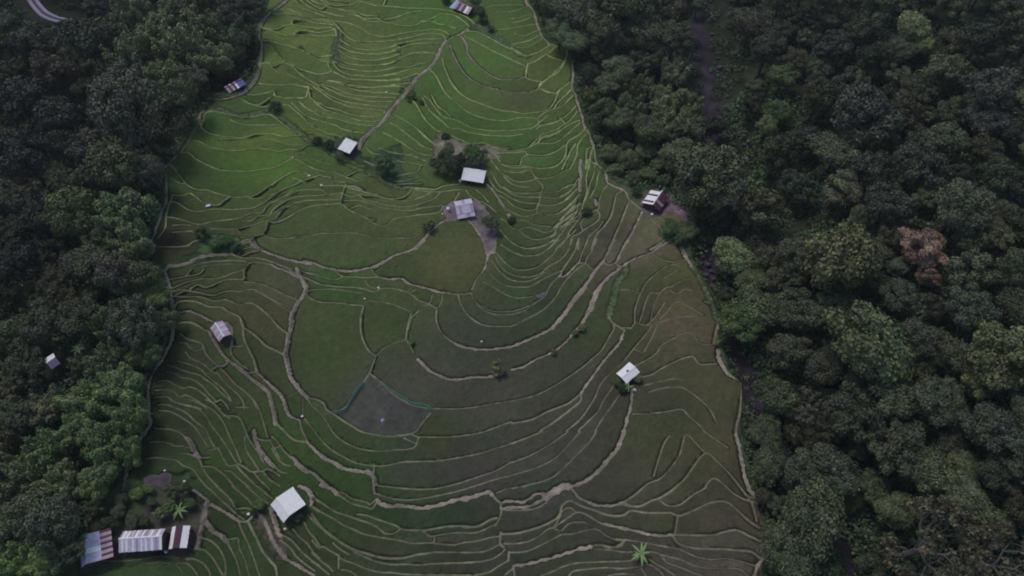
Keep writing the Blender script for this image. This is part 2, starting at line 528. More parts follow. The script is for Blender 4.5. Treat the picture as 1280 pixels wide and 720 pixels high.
1 130,55 280,55 330,20 380,5
5 590,680 625,717
@380,300,6.4
4 0,170 60,180 130,210 200,230 300,245 400,248 480,235 560,215 640,175 720,130 800,105 870,80 920,40 965,0
1 0,255 80,275 150,300 250,320 320,300
2 0,305 50,320 120,355 200,370 320,380 420,385 490,400 560,420 620,392 700,395 780,410 850,435 920,490 990,515 1060,555
2 250,250 310,295 400,300 480,308 560,302 620,305
4 620,305 700,315 780,312 830,345 900,370 970,385 1030,405 1120,425
2 1120,425 1200,440 1280,440
1 540,235 570,280 610,300
1 490,330 520,370 575,395
1 850,430 900,395
1 20,420 60,400 150,398 250,400 350,415 480,435
2 10,420 50,470 120,500 250,510 380,525 480,535
2 480,535 460,620 455,717
1 500,490 600,500 700,520 780,550 850,580
2 920,570 880,610 850,660 835,717
1 960,530 1000,520 1030,440
1 1110,440 1100,500 1070,550
2 1065,550 1055,620 1070,680 1085,717
1 1230,440 1245,500 1280,570
4 -60,230 0,370 20,400
@560,300,6.4
5 360,0 360,60 330,110
3 340,100 310,160 300,220 270,270
2 270,270 230,320 190,400
2 0,430 90,440 190,430
1 190,430 200,470 260,530 330,565 420,575 520,570 600,550 670,525 720,490 770,460 800,400 840,340 890,300
1 210,480 260,550 340,590 430,603 540,592 620,565 660,545
1 85,445 110,530 150,600 220,660 300,692 400,697 520,690 600,650 720,590 800,530 870,450 900,390 960,310 1030,240 1100,195
1 490,5 560,50 640,72 720,68 780,45 850,0
1 420,40 500,90 580,125 650,132 740,115 820,60 890,0
1 390,110 450,180 520,230 600,243 700,225 770,180 840,120 880,60 940,0
1 370,120 410,200 470,260 550,290 640,298 730,275 800,220 900,160 960,90 1000,0
1 350,170 400,240 480,310 560,332 650,330 720,300 770,260
1 310,240 350,290 420,350 500,375 580,380 660,375 740,330 820,290 900,255
1 280,340 360,380 440,430 520,462 600,465 680,455
2 1040,0 1020,80 980,150 930,220 910,260 900,290
3 890,295 940,290 1000,230 1050,185 1100,185
1 1120,0 1080,90 1050,180
1 1190,0 1150,90 1110,150 1100,190
1 1100,195 1160,240
4 1245,170 1200,220 1160,280 1110,350 1040,430 990,500 930,590 880,650 830,717
4 1280,310 1220,370 1180,420 1150,500 1110,600 1080,660
2 1280,100 1245,175 1280,205
@740,300,6.4
2 0,80 40,0
2 185,0 150,70 90,180
3 295,0 240,90 190,185
2 100,200 150,205 190,190 225,225
4 0,290 40,230 90,185
3 650,0 580,45 500,95 420,125 350,150 290,180 250,210
2 560,40 480,85
4 240,215 180,265 130,300 70,370 30,420 10,490 0,570
g 270,210 265,270 215,325 190,390 175,470 150,550 140,600
2 130,600 165,660 230,700 310,712
1 170,680 175,717
1 310,712 345,670 380,670
1 345,670 345,560 370,480 400,410 440,340 520,270 590,220 660,200 700,215
1 380,670 400,600 430,500 470,430 540,432
1 220,410 290,405 380,430
1 480,120 540,155 600,170 660,180 750,165
1 540,430 590,390 640,380
0 570,310 640,270 690,240
0 640,370 720,330 790,310
1 620,410 680,440 740,400 800,410
0 470,660 490,540 540,430
1 440,680 490,640 540,570 585,500
1 520,690 560,660 640,640 720,620 800,615
1 540,640 600,580 650,520 700,505 760,530 830,570 890,600
1 380,680 440,685 480,680
4 700,-20 720,70 760,150 800,210
g 800,210 850,260 880,330 930,420 980,540 1000,620
1 900,490 950,520
2 1030,610 1010,717
@170,400,6.4
3 300,0 295,80 280,180 240,240 210,310 150,390 110,470 95,560 95,640 90,740
1 350,20 410,20 480,45 540,80 590,100
3 590,100 640,190 690,270 740,320
4 730,320 800,370 870,420 930,480
4 930,480 1000,530 1060,580 1080,640 1100,717
2 720,40 770,80 770,170 765,210
2 720,310 750,335 700,370 660,375 600,410
1 765,210 810,215 860,210
1 760,210 765,280 830,350 900,400
1 900,425 960,415
2 840,0 860,60 920,100 980,150 1040,210 1100,240 1200,295
2 860,70 865,150 900,230 940,310 960,380 970,420
3 970,420 1040,490 1100,550 1160,600 1195,680 1200,717
2 1090,0 1140,60 1200,105
4 1250,0 1225,110 1205,220 1200,290 1220,400 1240,470 1290,540
1 350,110 400,145 460,170 520,190 545,220 560,270 620,340 660,375 720,430 780,500 840,550 890,590 940,650 975,717
1 340,185 400,190 440,230 480,255 540,230
1 400,260 440,310 510,340 560,370 600,410 660,440 700,490 760,550 820,600 860,660 870,717
1 330,330 400,350 460,370 520,400 570,450 620,490 680,540 730,590 760,640
1 240,360 300,375 360,400 430,425 500,440 560,480 620,520 690,590 760,650
1 240,415 310,430 370,465 430,475 490,500 540,540 600,610 640,650
1 170,490 250,488 310,520 380,550 430,540 500,565 560,610 620,670 680,717
1 150,560 250,560 310,580 350,620 400,605 460,630 520,670 570,717
1 145,620 250,620 320,660 400,680 480,700 530,717
1 170,680 240,680 340,717
1 635,660 680,640 720,680 740,717
1 800,700 900,705
@340,480,6.4
4 190,0 210,40 250,80 290,115
2 290,115 350,125 410,155 440,210 490,240
n 735,0 670,80 620,160 580,215 490,240
n 880,0 930,45 1000,95 1060,130 1110,165 1170,180 1230,190 1280,215
2 490,240 560,290 640,340 720,385 800,405 900,420 1000,420 1110,405
1 1110,405 1160,375 1200,320 1270,240
1 1110,405 1170,430
1 290,130 330,185 390,240 440,310 490,390 540,440 620,490 700,520 800,538 900,540 1000,530 1090,525 1150,500 1170,440 1190,425 1280,432
1 260,280 310,340 370,420 430,490 500,545 580,590 660,630 740,650 850,660 950,650 1050,628 1160,625 1280,620
1 225,295 240,370 285,460
3 0,20 60,80 100,140 110,200 150,260 220,295
2 0,170 15,250 40,320 90,370 140,420 190,455 285,470
3 285,470 340,530 400,580
4 400,580 470,620 540,660 620,690 700,700 790,717
1 0,420 50,470 90,530 140,580 190,620 250,680 320,717
4 200,640 290,717
1 0,520 40,590 90,640 150,660
1 0,640 60,700 120,717
0 110,110 200,70
0 250,130 245,260
@320,360,4
1 0,20 60,50 120,80 180,110
1 0,90 60,140 110,190 150,225
2 540,95 525,160 530,240 560,310 600,345
2 780,130 760,190 750,260
1 750,265 680,285 630,310 600,350 570,430
2 905,100 905,180 940,240 1000,285
4 1000,285 1080,305 1160,310 1280,295
1 1010,45 1040,110 1090,160 1150,190 1280,195
2 755,265 790,330
4 810,360 870,415 940,450 1000,460 1080,450 1180,445 1230,430
1 880,605 1000,608 1100,598 1200,580 1280,568
1 1150,718 1280,670
n 570,430 520,500 490,540 450,595 390,632
n 570,430 640,485 700,545 790,590 880,608
@640,360,4
4 0,295 60,270 140,235 200,200 260,140 310,70 370,0
3 0,410 60,395 120,360 190,330 250,290 300,240
4 300,240 350,180 400,90 440,0
1 0,568 100,545 180,510 280,450 350,400 420,340 450,310 490,240 515,190 480,150
2 480,150 520,190 560,215
3 560,215 540,270 490,330 440,390 400,450 370,490 345,530
2 345,530 280,580 180,620 100,660 0,680
2 345,540 340,570 280,620 200,680 140,717
1 700,190 680,220 630,280 590,330 540,390 480,440 440,490 420,540 390,590 340,660 270,717
1 510,490 460,560 430,620 380,670 330,717
1 540,530 500,590 450,660 415,717
3 600,510 595,590 580,640 560,717
1 600,400 660,370 720,330 750,290 800,260 850,235 900,230 940,280 1000,285
1 660,320 700,250 725,190
2 640,450 700,435 750,405 800,380 860,355 905,348 940,385 1020,380
1 660,490 740,470 830,455 860,465
1 680,525 750,505 840,500 880,515 940,560 990,610 1020,670
1 600,635 700,630 780,620 850,610 880,640 940,690 960,717
1 610,310 640,320
4 1030,310 1040,360 1080,430 1140,470
2 1140,470 1145,540 1140,620 1125,680 1120,717
2 1040,140 1020,220 1010,280
@320,540,4
1 740,32 805,60 820,30 960,28 1080,15 1150,0
1 1280,60 1200,85 1120,110 1020,130 900,148 740,152
1 1280,150 1200,195 1100,230 1000,262 900,285 800,288 700,280 600,268
1 1280,220 1200,238 1100,270 1000,300 900,322 790,340 700,338 600,312
1 590,160 590,310
3 180,130 240,180 300,220 360,270
4 560,200 590,225 595,260
@150,500,6.4
3 225,0 220,120 240,180 200,260 110,350 70,420 50,540 30,717
1 400,0 460,35 540,50 620,70 690,130 730,200 790,280 840,350 900,450 930,500
1 560,0 660,40 740,80 800,140 840,200
1 690,0 750,30 800,90 880,150
1 320,35 400,45 470,75 540,110 600,170 670,220 700,260 730,330 770,390
1 310,85 400,95 470,130 540,170 600,220 650,290 700,370
1 270,225 350,235 430,245 490,270 550,330 580,380
1 240,340 340,340 410,355 440,375 520,375
1 540,385 580,390
4 540,310 580,360 600,420 640,470
1 200,470 300,465 380,480 460,490 510,530 590,560 640,630 700,700
1 500,430 580,445 640,480 660,540
1 640,465 720,460
1 700,410 770,395 790,390 830,470 870,530 930,525 970,570 1040,640 1100,700
1 670,560 720,630 790,700
1 670,535 740,540 820,590 880,650 930,717
1 840,570 890,575 950,630 1040,700
1 840,200 890,320 930,400 970,500
1 830,130 900,130 960,150 1000,230 1030,310 1090,400 1150,500
1 1000,300 1010,400 1060,480 1110,560
1 940,510 1000,540 1050,575 1140,570 1180,555 1240,580 1280,610
4 1070,250 1080,320 1120,410 1170,470 1230,530
1 1230,530 1280,570
1 1070,580 1120,640 1200,717
1 1090,310 1160,325 1200,325
1 1070,0 1110,60 1150,180 1180,300
1 1280,370 1230,400
1 1140,570 1200,640 1280,690
1 930,60 1030,65
4 1215,20 1235,110 1240,200
1 1200,320 1250,420 1280,470
@200,608,6.4
3 280,40 340,80 380,130 330,280 330,340
4 380,130 355,250 322,380 295,500
3 390,140 460,170 520,210 590,250 650,290
2 640,290 700,280 740,240
1 610,180 690,175 740,190
1 370,0 440,60 500,120 560,170 620,230 670,265
1 450,0 510,50 570,110 600,170
1 580,0 640,50 700,100 740,150
1 690,0 760,60 820,110 870,140
1 780,0 850,60 900,100
4 370,290 430,360 500,410 540,450
1 540,430 620,415
1 310,415 380,425 440,460 490,520 520,590 530,670 530,717
1 540,450 580,520 620,600 650,717
1 280,505 350,510 400,545 450,610 490,680 510,717
1 210,580 280,585 350,620 400,680 410,717
1 150,620 220,620 270,660 310,717
1 640,300 670,380 710,460 740,540 770,620 800,717
1 630,420 640,500 680,580 700,650 720,717
2 710,290 750,370 790,450 830,530 890,600 930,650 940,717
3 780,220 830,270 870,350 900,430 950,510
4 960,510 1010,580
3 1010,580 1090,630 1180,680 1230,717
4 880,180 915,280 945,370 965,400
1 960,430 1040,490 1090,560 1160,620 1240,680
1 980,390 1060,440 1130,520 1210,590 1280,640
1 1060,340 1110,400 1180,460 1230,530 1280,580
1 1150,280 1190,360 1240,420 1280,480
4 1120,0 1190,40 1220,90
1 1220,90 1280,130
3 1220,90 1210,150
1 1200,160 1280,210
1 1180,220 1230,280 1280,330
0 -100,620 0,610 80,620 150,640 190,700
0 -400,600 -200,590 0,560 150,575
@390,608,6.4
4 80,-10 150,20 200,65
1 200,65 250,95 320,140 440,170 480,180 530,120
1 200,50 260,60 320,100 440,130 460,150 520,110
4 520,110 545,140 620,158 740,160 860,175 960,165 1060,140 1160,110 1280,85
1 0,80 60,120 130,170 200,210 280,235 360,265 440,290 510,320 560,360 590,380 650,380 700,350
1 360,225 440,235 520,265 600,290 680,320 720,345 820,355 900,352
1 0,160 80,210 170,260 260,315 340,350 420,385 520,405 600,420 700,435 800,458 900,455 975,450 980,405
2 890,360 960,345 1080,325 1180,320 1280,328
1 890,365 940,400 1000,395 1080,380 1180,372 1280,375
1 975,460 1080,468 1140,470 1200,455 1280,445
2 0,220 60,310 120,370 190,420 260,470 340,510 440,540 560,572 700,578 780,565 840,548 920,540 980,528
1 980,528 1100,530 1280,532
1 340,530 430,570 520,605 640,627 760,625 860,632 1000,620 1280,612
1 0,430 50,490 90,485 150,520 210,555 250,590 340,620 430,660 540,690 660,695 800,710 1280,715
1 170,455 220,500 300,550
1 0,530 60,590 130,640 170,680
1 0,600 70,650 140,710
1 240,670 300,680 360,717
1 215,550 215,660
2 495,0 500,60
1 500,60 540,65
@580,608,6.4
4 0,110 60,95 120,70 200,50 230,70
2 230,75 260,110 295,135
3 300,130 380,120 470,128 530,95 590,60 650,65
3 300,175 400,170 500,165 560,145 620,110 650,90
1 310,190 420,195 520,190 600,170 660,130
5 650,90 720,50 780,10 840,0
1 260,55 340,25 440,10 490,5
2 295,150 300,200 285,260 250,315
2 0,330 60,330 130,315 200,275 260,255
1 0,375 80,375 160,350 220,320 260,310
1 0,450 100,440 200,415 290,400
2 295,370 290,460 320,490
2 295,385 400,380 500,360 600,330 680,295 740,260 770,215 785,160 840,120 900,140
2 900,145 980,175 1060,200 1140,230 1220,240 1280,235
3 870,30 920,90 980,125 1060,150 1160,158 1220,150 1280,130
1 320,460 420,460 520,440 600,400 680,340 720,335 780,290 840,250 900,212 960,220 1040,265 1100,300
3 1100,300 1180,315 1280,345
1 720,320 740,300 790,200 850,175 890,205
1 780,355 840,300 900,290 960,290 990,310
1 730,345 760,355
1 355,530 440,530 520,515 620,470 700,430 780,390 860,385 940,365 1010,350 1070,350 1130,390 1200,425 1270,435
1 0,530 130,528 200,510 290,465
1 0,610 120,605 220,585 290,545 330,505
2 360,530 355,600
1 80,717 200,690 280,640 350,600
2 395,640 405,717
3 400,640 500,625 600,600 700,575 780,550 860,525 930,500
4 930,500 1010,490
2 1010,490 1080,470 1180,490 1250,480 1280,440
1 1040,505 1160,510 1230,525 1280,525
1 620,717 720,680 780,650 880,620 1000,610 1120,605 1280,600
1 840,717 880,680 1000,665 1120,655 1280,660
1 330,710 390,660
1 1150,717 1280,700
@640,540,4
2 0,60 80,30 150,0
1 0,155 90,120 180,70 240,30 280,0
1 0,218 80,195 160,165 220,130 270,80 340,0
1 0,285 100,262 190,235 260,180 330,110 390,50 420,0
4 560,0 530,80 480,140 430,200 370,245 300,275 240,285
1 560,355 620,310 680,260 740,235 800,175 840,110 860,30 880,20 920,60 960,100
1 740,330 800,290 860,240 910,170 950,120 980,110 1020,145 1080,200 1140,270 1180,320 1210,330
1 740,345 780,370 840,365 900,320 960,285 975,260 1010,235 1060,265 1110,310 1180,345 1230,360
1 960,0 1020,40 1080,80
1 710,220 730,150 760,60 790,20
3 1120,0 1140,90 1160,200 1190,290 1220,330
@770,608,6.4
2 0,150 60,130 120,160 200,160 280,120 340,100 420,60 480,10
1 60,150 120,165
1 60,125 140,80 200,30 230,0
2 0,240 70,230 120,200 240,215 340,215 440,215 500,240 580,215 680,170 760,135 860,125 920,150 980,200 1040,255 1100,300 1150,330
1 490,245 480,330 470,380
3 0,325 80,340 180,365 280,390 380,395 440,390
2 440,390 560,395 700,395 780,395 860,370 940,352 1000,365 1060,395 1120,420 1165,440
2 450,400 490,455 560,485 640,500 760,505 860,505 960,515 1070,520 1120,545 1160,580
1 0,420 60,430 180,445 280,465 400,485 500,505 580,540 660,570 760,588 860,580 960,595 1060,620 1125,650 1100,717
1 280,525 350,545 400,610 480,640 560,670 640,705 690,717
1 350,545 430,570 520,590 600,630 700,655 840,662 960,660 1020,685 1060,717
1 0,480 40,460 60,430
1 0,520 60,530 130,525
1 0,605 140,595
1 0,665 170,650
1 0,705 140,705
1 210,630 280,635 340,675 380,717
1 260,580 330,630 400,670 470,717
1 200,660 240,717
1 1060,100 1090,150 1130,280
3 1060,20 1120,90 1160,180 1200,300 1215,420 1200,540 1130,640 1120,717
'''
# ---------------------------------------------------------------- terrace tracing -> world polylines
WID = {'0': .12, '1': .22, '2': .36, '3': .5, '4': .74, '5': 1.4, 'g': 1.4, 'n': .3}
LINES = []
for l in TRACE.strip().splitlines():
    if l[0] == '@': ox, oy, sc_ = [float(a) for a in l[1:].split(',')]; continue
    t = l.split(); P = [tuple(float(a) for a in p.split(',')) for p in t[1:]]
    LINES.append((t[0], [(ox+a/sc_, oy+b/sc_) for a, b in P]))
allp = hit([p for _, L in LINES for p in L], 0, terrain_z)[:, :2]
WL = []; i = 0
for k, L in LINES: WL.append((k, allp[i:i+len(L)])); i += len(L)
def catmull(P, n=4):
    P = np.asarray(P)
    if len(P) < 3: return P
    Q = np.vstack([2*P[0]-P[1], P, 2*P[-1]-P[-2]]); out = []
    for i in range(1, len(Q)-2):
        for t in np.arange(n)/n:
            a, b, c, d = Q[i-1:i+3]
            out.append(.5*((2*b)+(c-a)*t+(2*a-5*b+4*c-d)*t*t+(3*b-a-3*c+d)*t**3))
    out.append(P[-1]); return np.array(out)
WL = [(k, catmull(P)) for k, P in WL]
H_ = .18
bx0 = min(CXL[(CY > 0) & (CY < 250)])-5; bx1 = max(CXR[(CY > 0) & (CY < 250)])+8; by0, by1 = 6.0, 262.0
gx = np.arange(bx0, bx1, H_); gy = [by0]
while gy[-1] < by1: gy.append(gy[-1] + (.17 if gy[-1] < 120 else .17+.0012*(gy[-1]-120)))
gy = np.array(gy); NX, NY = len(gx), len(gy)
GX, GY = np.meshgrid(gx, gy)
def poly_mask(P, X, Y):
    m = np.zeros(X.shape, bool); n = len(P)
    for i in range(n):
        x0, y0 = P[i]; x1, y1 = P[(i+1) % n]
        if y0 == y1: continue
        r0, r1 = sorted((y0, y1)); c = (Y > r0) & (Y <= r1)
        m ^= c & (X < (x1-x0)*(Y-y0)/(y1-y0)+x0)
    return m
def wpoly(px): return hit(px, 0, terrain_z)[:, :2]
inF = poly_mask(wpoly(FIELD), GX, GY)
D = {k: np.full(GX.shape, 9.0, np.float32) for k in 'bpg'}   # signed distance to edge of bund / path / gully
wob = (np.sin(GX*2.1+GY*1.3)*.5+np.sin(GX*4.7-GY*3.9)*.35+np.sin(GX*1.1+GY*5.3)*.3).astype(np.float32)
for k, P in WL:
    hw = WID[k]/2*(1.15+(1.25 if k in '01' else .5)*min(1, max(0, (P[:, 1].mean()-80)/120))); key = {'3': 'p', '4': 'p', '5': 'p', 'g': 'g'}.get(k, 'b'); R = hw+2.2; A = D[key]
    for (a, b), (c, d) in zip(P[:-1], P[1:]):
        i0 = int(np.searchsorted(gx, min(a, c)-R)); i1 = int(np.searchsorted(gx, max(a, c)+R))
        j0 = int(np.searchsorted(gy, min(b, d)-R)); j1 = int(np.searchsorted(gy, max(b, d)+R))
        if i1 <= i0 or j1 <= j0: continue
        X = GX[j0:j1, i0:i1]; Y = GY[j0:j1, i0:i1]
        Lq = (c-a)**2+(d-b)**2+1e-9; u = np.clip(((X-a)*(c-a)+(Y-b)*(d-b))/Lq, 0, 1)
        q = np.hypot(X-a-u*(c-a), Y-b-u*(d-b))-hw
        A[j0:j1, i0:i1] = np.minimum(A[j0:j1, i0:i1], q)
D['b'] += wob*.035; D['p'] += wob*.17; D['g'] += wob*.2
AREAS = [  # kind, colour as seen, outline in the photograph
 ('bare', (100, 96, 84), '545,168 560,170 575,178 592,180 606,181 622,184 634,188 626,197 612,200 606,206 590,206 575,204 560,200 548,204 541,196 542,180'),
 ('path', (98, 84, 92), '800,252 806,248 822,240 836,242 842,250 858,264 866,276 858,280 846,266 834,264 828,270 816,272 806,266'),
 ('path', (92, 82, 84), '553,262 560,254 570,250 592,250 602,256 612,268 618,282 621,300 614,318 606,316 604,300 598,286 588,274 572,274 560,278'),
 ('path', (74, 65, 72), '180,606 186,594 196,591 211,593 214,602 205,609 192,606 190,618 182,616'),
 ('bare', (62, 56, 52), '128,640 168,612 230,606 262,640 244,676 240,700 210,694 150,700 100,700 96,674'),
 ('grass', (50, 66, 44), '146,600 172,596 186,606 178,640 150,660 128,668 120,640'),
 ('grass', (48, 62, 42), '212,592 240,592 246,600 228,620 214,612'),
 ('grass', (50, 58, 42), '92,708 150,694 212,692 236,694 236,700 170,706 100,720'),
 ('grass', (54, 74, 46), '258,295 276,300 300,300 312,306 290,316 262,320 245,312'),
 ('grass', (56, 76, 50), '822,288 838,276 858,282 864,300 858,318 846,306 832,302'),
 ('grass', (52, 66, 46), '404,186 424,170 448,176 452,196 478,200 505,214 520,230 500,232 470,216 440,200 416,196'),
 ('grass', (50, 66, 46), '470,190 500,180 505,205 490,222 475,212'),
 ('grass', (62, 76, 56), '592,26 608,34 640,54 654,66 650,70 630,60 604,42 588,36'),
 ('grass', (54, 72, 46), '500,112 516,108 522,124 512,130 502,122'),
 ('path', (70, 66, 80), '670,368 682,366 680,374 672,374'),
 ('water', (54, 56, 49), '462,468 490,492 508,506 520,510 540,514 532,528 518,544 490,546 462,542 440,530 420,516 432,508 446,492'),
 ('bare', (66, 60, 52), '316,650 332,640 350,664 362,696 350,700 330,676'),
 ('grass', (58, 74, 52), '746,188 770,182 800,190 830,200 845,230 838,240 800,238 780,234 760,222 746,204'),
 ('grass', (46, 56, 40), '120,600 150,540 172,500 184,520 176,545 160,575 148,612'),
 ('grass', (48, 62, 40), '205,330 240,318 290,314 300,318 285,322 240,330 214,338'),
]
AM = []
jit = np.sin(GX*1.9+GY*.8)*.3+np.sin(GX*.9-GY*2.3)*.35
for kd, col, s in AREAS:
    AM.append((kd, col, poly_mask(wpoly(pts(s)), GX+jit, GY+jit[::-1]*.8)))
norice = np.zeros(GX.shape, bool); pathA = norice.copy(); waterA = norice.copy()
for kd, col, m in AM:
    if kd in ('bare', 'grass', 'path'): norice |= m
    if kd == 'path': pathA |= m
    if kd == 'water': waterA |= m
def blur(A, n=1):
    for _ in range(n):
        A = A.copy(); A[1:-1] = (A[:-2]+2*A[1:-1]+A[2:])/4; A[:, 1:-1] = (A[:, :-2]+2*A[:, 1:-1]+A[:, 2:])/4
    return A
# terrace levels: heights spread inside walls only
TZ = terrain_z(GX, GY)
dall = np.minimum(np.minimum(D['b'], D['p']), D['g'])
sl = (slice(None, None, 2), slice(None, None, 2))
free = (dall[sl] > .08) & inF[sl]
T = TZ[sl].copy(); N1 = RNG.normal(size=T.shape); N1 = np.where(free, N1, 0)*1.0
N2 = RNG.normal(size=T.shape)
w = free.astype(np.float64)
def sh(A):
    P = np.pad(A, 1); return P[:-2, 1:-1]+P[2:, 1:-1]+P[1:-1, :-2]+P[1:-1, 2:]
cw = sh(w)+1e-6
for it in range(360):
    T = np.where(free, sh(T*w)/cw*.8+T*.2, T)
    N1 = np.where(free, sh(N1*w)/cw*.8+N1*.2, 0); 
    if it < 260: N2 = np.where(free, sh(N2*w)/cw*.8+N2*.2, N2)
T0 = TZ[sl]; T = T0+np.clip(T-T0, -.42, .42)
P = np.pad(np.where(free, T, -1e9), 1, constant_values=-1e9)
for _ in range(2):
    mx = np.max([P[:-2, 1:-1], P[2:, 1:-1], P[1:-1, :-2], P[1:-1, 2:], P[:-2, :-2], P[2:, 2:], P[:-2, 2:], P[2:, :-2]], 0)
    cur = P[1:-1, 1:-1]; P = np.pad(np.where(cur < -1e8, mx, cur), 1, constant_values=-1e9)
Tf = np.where(free, T, np.where(P[1:-1, 1:-1] > -1e8, P[1:-1, 1:-1], T0))
N1 = N1/(N1[free].std()+1e-9); N2 = np.where(free, N2, 0); N2 = N2/(N2[free].std()+1e-9)
def up2(A): return np.repeat(np.repeat(A, 2, 0), 2, 1)[:NY, :NX]
lev = blur(up2(Tf), 2); cell1 = np.clip(up2(N1), -2.2, 2.2); cell2 = np.clip(up2(N2), -2.2, 2.2)
inb = blur(inF.astype(float), 3)
lev = np.where(inF, lev, TZ); lev = lev*inb+TZ*(1-inb)
nr = blur((~norice).astype(float), 2)
lev = lev*nr+TZ*(1-nr)
bw = np.clip((.14-D['b'])/.2, 0, 1); pw = np.clip((.16-D['p'])/.24, 0, 1); gw = np.clip((.4-D['g'])/.8, 0, 1)
pw = np.maximum(pw, blur(pathA.astype(float), 2)); gone = nr*inb
bwv = bw*np.clip(inb*2, 0, 1)
levm = lev.copy()
for _ in range(3):
    q_ = levm.copy(); q_[1:-1, 1:-1] = np.max([levm[1:-1, 1:-1], levm[:-2, 1:-1], levm[2:, 1:-1], levm[1:-1, :-2], levm[1:-1, 2:]], 0); levm = q_
levm = np.minimum(levm, lev+.3); bs_ = np.clip(bwv*1.6, 0, 1)
Z = lev*(1-bs_)+levm*bs_ + (.12+.2*np.clip((GY-90)/110, 0, 1))*bwv + .10*pw + .12*gw*np.abs(wob)
# ---------------------------------------------------------------- colours
CP = '''360,60,74,86,48;450,60,76,84,50;400,20,74,82,48;450,130,72,78,50;420,110,70,78,48;540,20,58,80,38;520,60,66,78,46;500,30,66,78,42;640,40,60,76,40;630,15,58,74,40;600,80,60,80,42;620,110,60,74,40;640,128,66,66,50;680,90,66,74,44;
280,150,58,76,40;290,135,54,68,42;300,205,66,84,38;350,210,64,86,38;270,180,60,78,38;250,212,54,68,40;330,170,70,82,44;400,250,64,74,44;380,180,66,78,42;560,160,58,76,38;480,170,62,78,42;620,160,58,74,38;660,130,62,66,48;700,150,62,74,42;540,130,58,76,38;650,150,58,76,38;
660,185,58,76,42;660,230,56,66,42;690,200,56,74,40;620,250,56,66,40;720,240,56,68,42;740,270,62,66,50;760,290,62,60,56;560,330,72,76,50;590,320,72,74,52;440,310,66,76,50;400,270,64,74,44;480,270,70,78,50;380,300,64,76,48;
300,350,66,68,46;250,340,58,64,40;340,350,74,74,58;345,365,74,68,58;300,380,66,64,48;340,395,68,64,46;270,360,60,66,42;410,440,60,70,40;400,390,62,72,44;420,360,52,76,36;480,410,62,72,42;500,350,62,70,44;600,430,60,60,54;560,440,60,62,52;500,440,68,68,54;520,470,68,66,58;
480,510,68,66,66;500,490,66,64,60;640,400,56,62,46;650,350,52,60,42;650,300,54,66,42;700,330,60,68,46;740,400,58,64,44;700,400,58,62,46;700,470,62,62,54;620,500,68,64,60;560,490,66,62,58;820,290,90,86,72;800,310,92,84,76;780,320,84,78,70;850,380,78,72,56;840,340,68,70,46;800,350,66,70,48;840,410,84,72,64;
830,430,76,68,58;880,480,70,66,52;800,430,66,64,50;800,540,62,62,46;780,420,66,66,48;880,560,70,64,50;840,510,60,60,46;760,500,64,58,54;700,520,64,58,54;700,570,66,58,58;600,560,60,60,54;560,600,62,60,58;500,590,60,60,54;600,590,66,58,60;
640,690,58,54,52;680,620,58,58,56;880,660,74,66,58;920,690,76,66,66;860,700,70,62,60;840,640,68,64,52;800,610,66,62,54;800,700,66,58,56;740,660,60,58,54;700,700,58,58,46;780,660,62,58,48;480,680,54,58,42;540,650,52,60,44;560,690,58,54,48;400,660,50,60,36;420,600,48,64,32;
380,560,52,68,34;330,600,52,62,34;300,560,56,66,36;250,500,52,60,36;230,450,52,56,36;210,440,46,48,36;220,530,46,50,34;200,560,44,48,34;300,440,56,62,40;340,460,60,62,42;330,390,66,64,46;440,560,56,64,40;460,590,48,66,32;540,550,62,64,44;230,590,50,64,34;280,660,48,56,34;240,640,44,54,34;
300,690,48,60,34;370,690,52,56,38;200,285,46,46,34;215,300,42,42,32;250,280,52,60,36;280,265,58,70,40;225,235,54,70,40;300,330,60,66,42;560,640,50,56,44;540,630,48,60,40;480,630,48,60,36;160,715,56,70,42;640,660,56,54,48;930,640,66,60,52;940,600,62,56,48'''
cp = np.array([[float(a) for a in q.split(',')] for q in CP.replace('\n', '').split(';') if q.strip()])
cpw = hit(cp[:, :2], 0, terrain_z)[:, :2]; cpc = np.array([alb((c[0]-2-3*(v > 330), c[1]+2*(v > 330)+1, c[2]-1)) for v, c in zip(cp[:, 1], cp[:, 2:])])
sx, sy = GX[::6, ::6], GY[::6, ::6]; acc = np.zeros(sx.shape+(3,)); ws = np.zeros(sx.shape)
for (px_, py_), c in zip(cpw, cpc):
    q = 1/((sx-px_)**2+(sy-py_)**2+6.0)**1.8; acc += q[..., None]*c; ws += q
acc /= ws[..., None]
def interp(A):
    jx = np.clip(np.arange(NX)/6, 0, A.shape[1]-1.001); jy = np.clip(np.arange(NY)/6, 0, A.shape[0]-1.001)
    a, b = jx.astype(int), jy.astype(int); fx = (jx-a)[None, :, None]; fy = (jy-b)[:, None, None]
    return (A[b][:, a]*(1-fx)+A[b][:, a+1]*fx)*(1-fy)+(A[b+1][:, a]*(1-fx)+A[b+1][:, a+1]*fx)*fy
crop = interp(acc)
crop = crop*np.clip(1+cell1[..., None]*.09, .6, 1.5)
crop *= 1+cell2[..., None]*np.array([.04, -.01, .03])
def vnoise(sc, seed):                                   # value noise
    r = np.random.default_rng(seed).normal(size=(int(300/sc)+4, int(300/sc)+4))
    u = (GX-bx0)/sc; v = (GY-by0)/sc; a, b = u.astype(int), v.astype(int); fu, fv = u-a, v-b
    fu = fu*fu*(3-2*fu); fv = fv*fv*(3-2*fv)
    return (r[b, a]*(1-fu)+r[b, a+1]*fu)*(1-fv)+(r[b+1, a]*(1-fu)+r[b+1, a+1]*fu)*fv
big = vnoise(7, 1)*.6+vnoise(3, 2)*.4; fine = vnoise(.9, 3)
crop *= np.clip(1+big[..., None]*np.array([.07, .03, .06])+fine[..., None]*.065, .5, 1.6)
tt_ = np.clip((GY-85)/70, 0, 1)[..., None]; crop *= np.array([.93, .82, .68])*(1-tt_)+np.array([1.16, 1.18, .8])*tt_
FWX, FWY = GX, GY
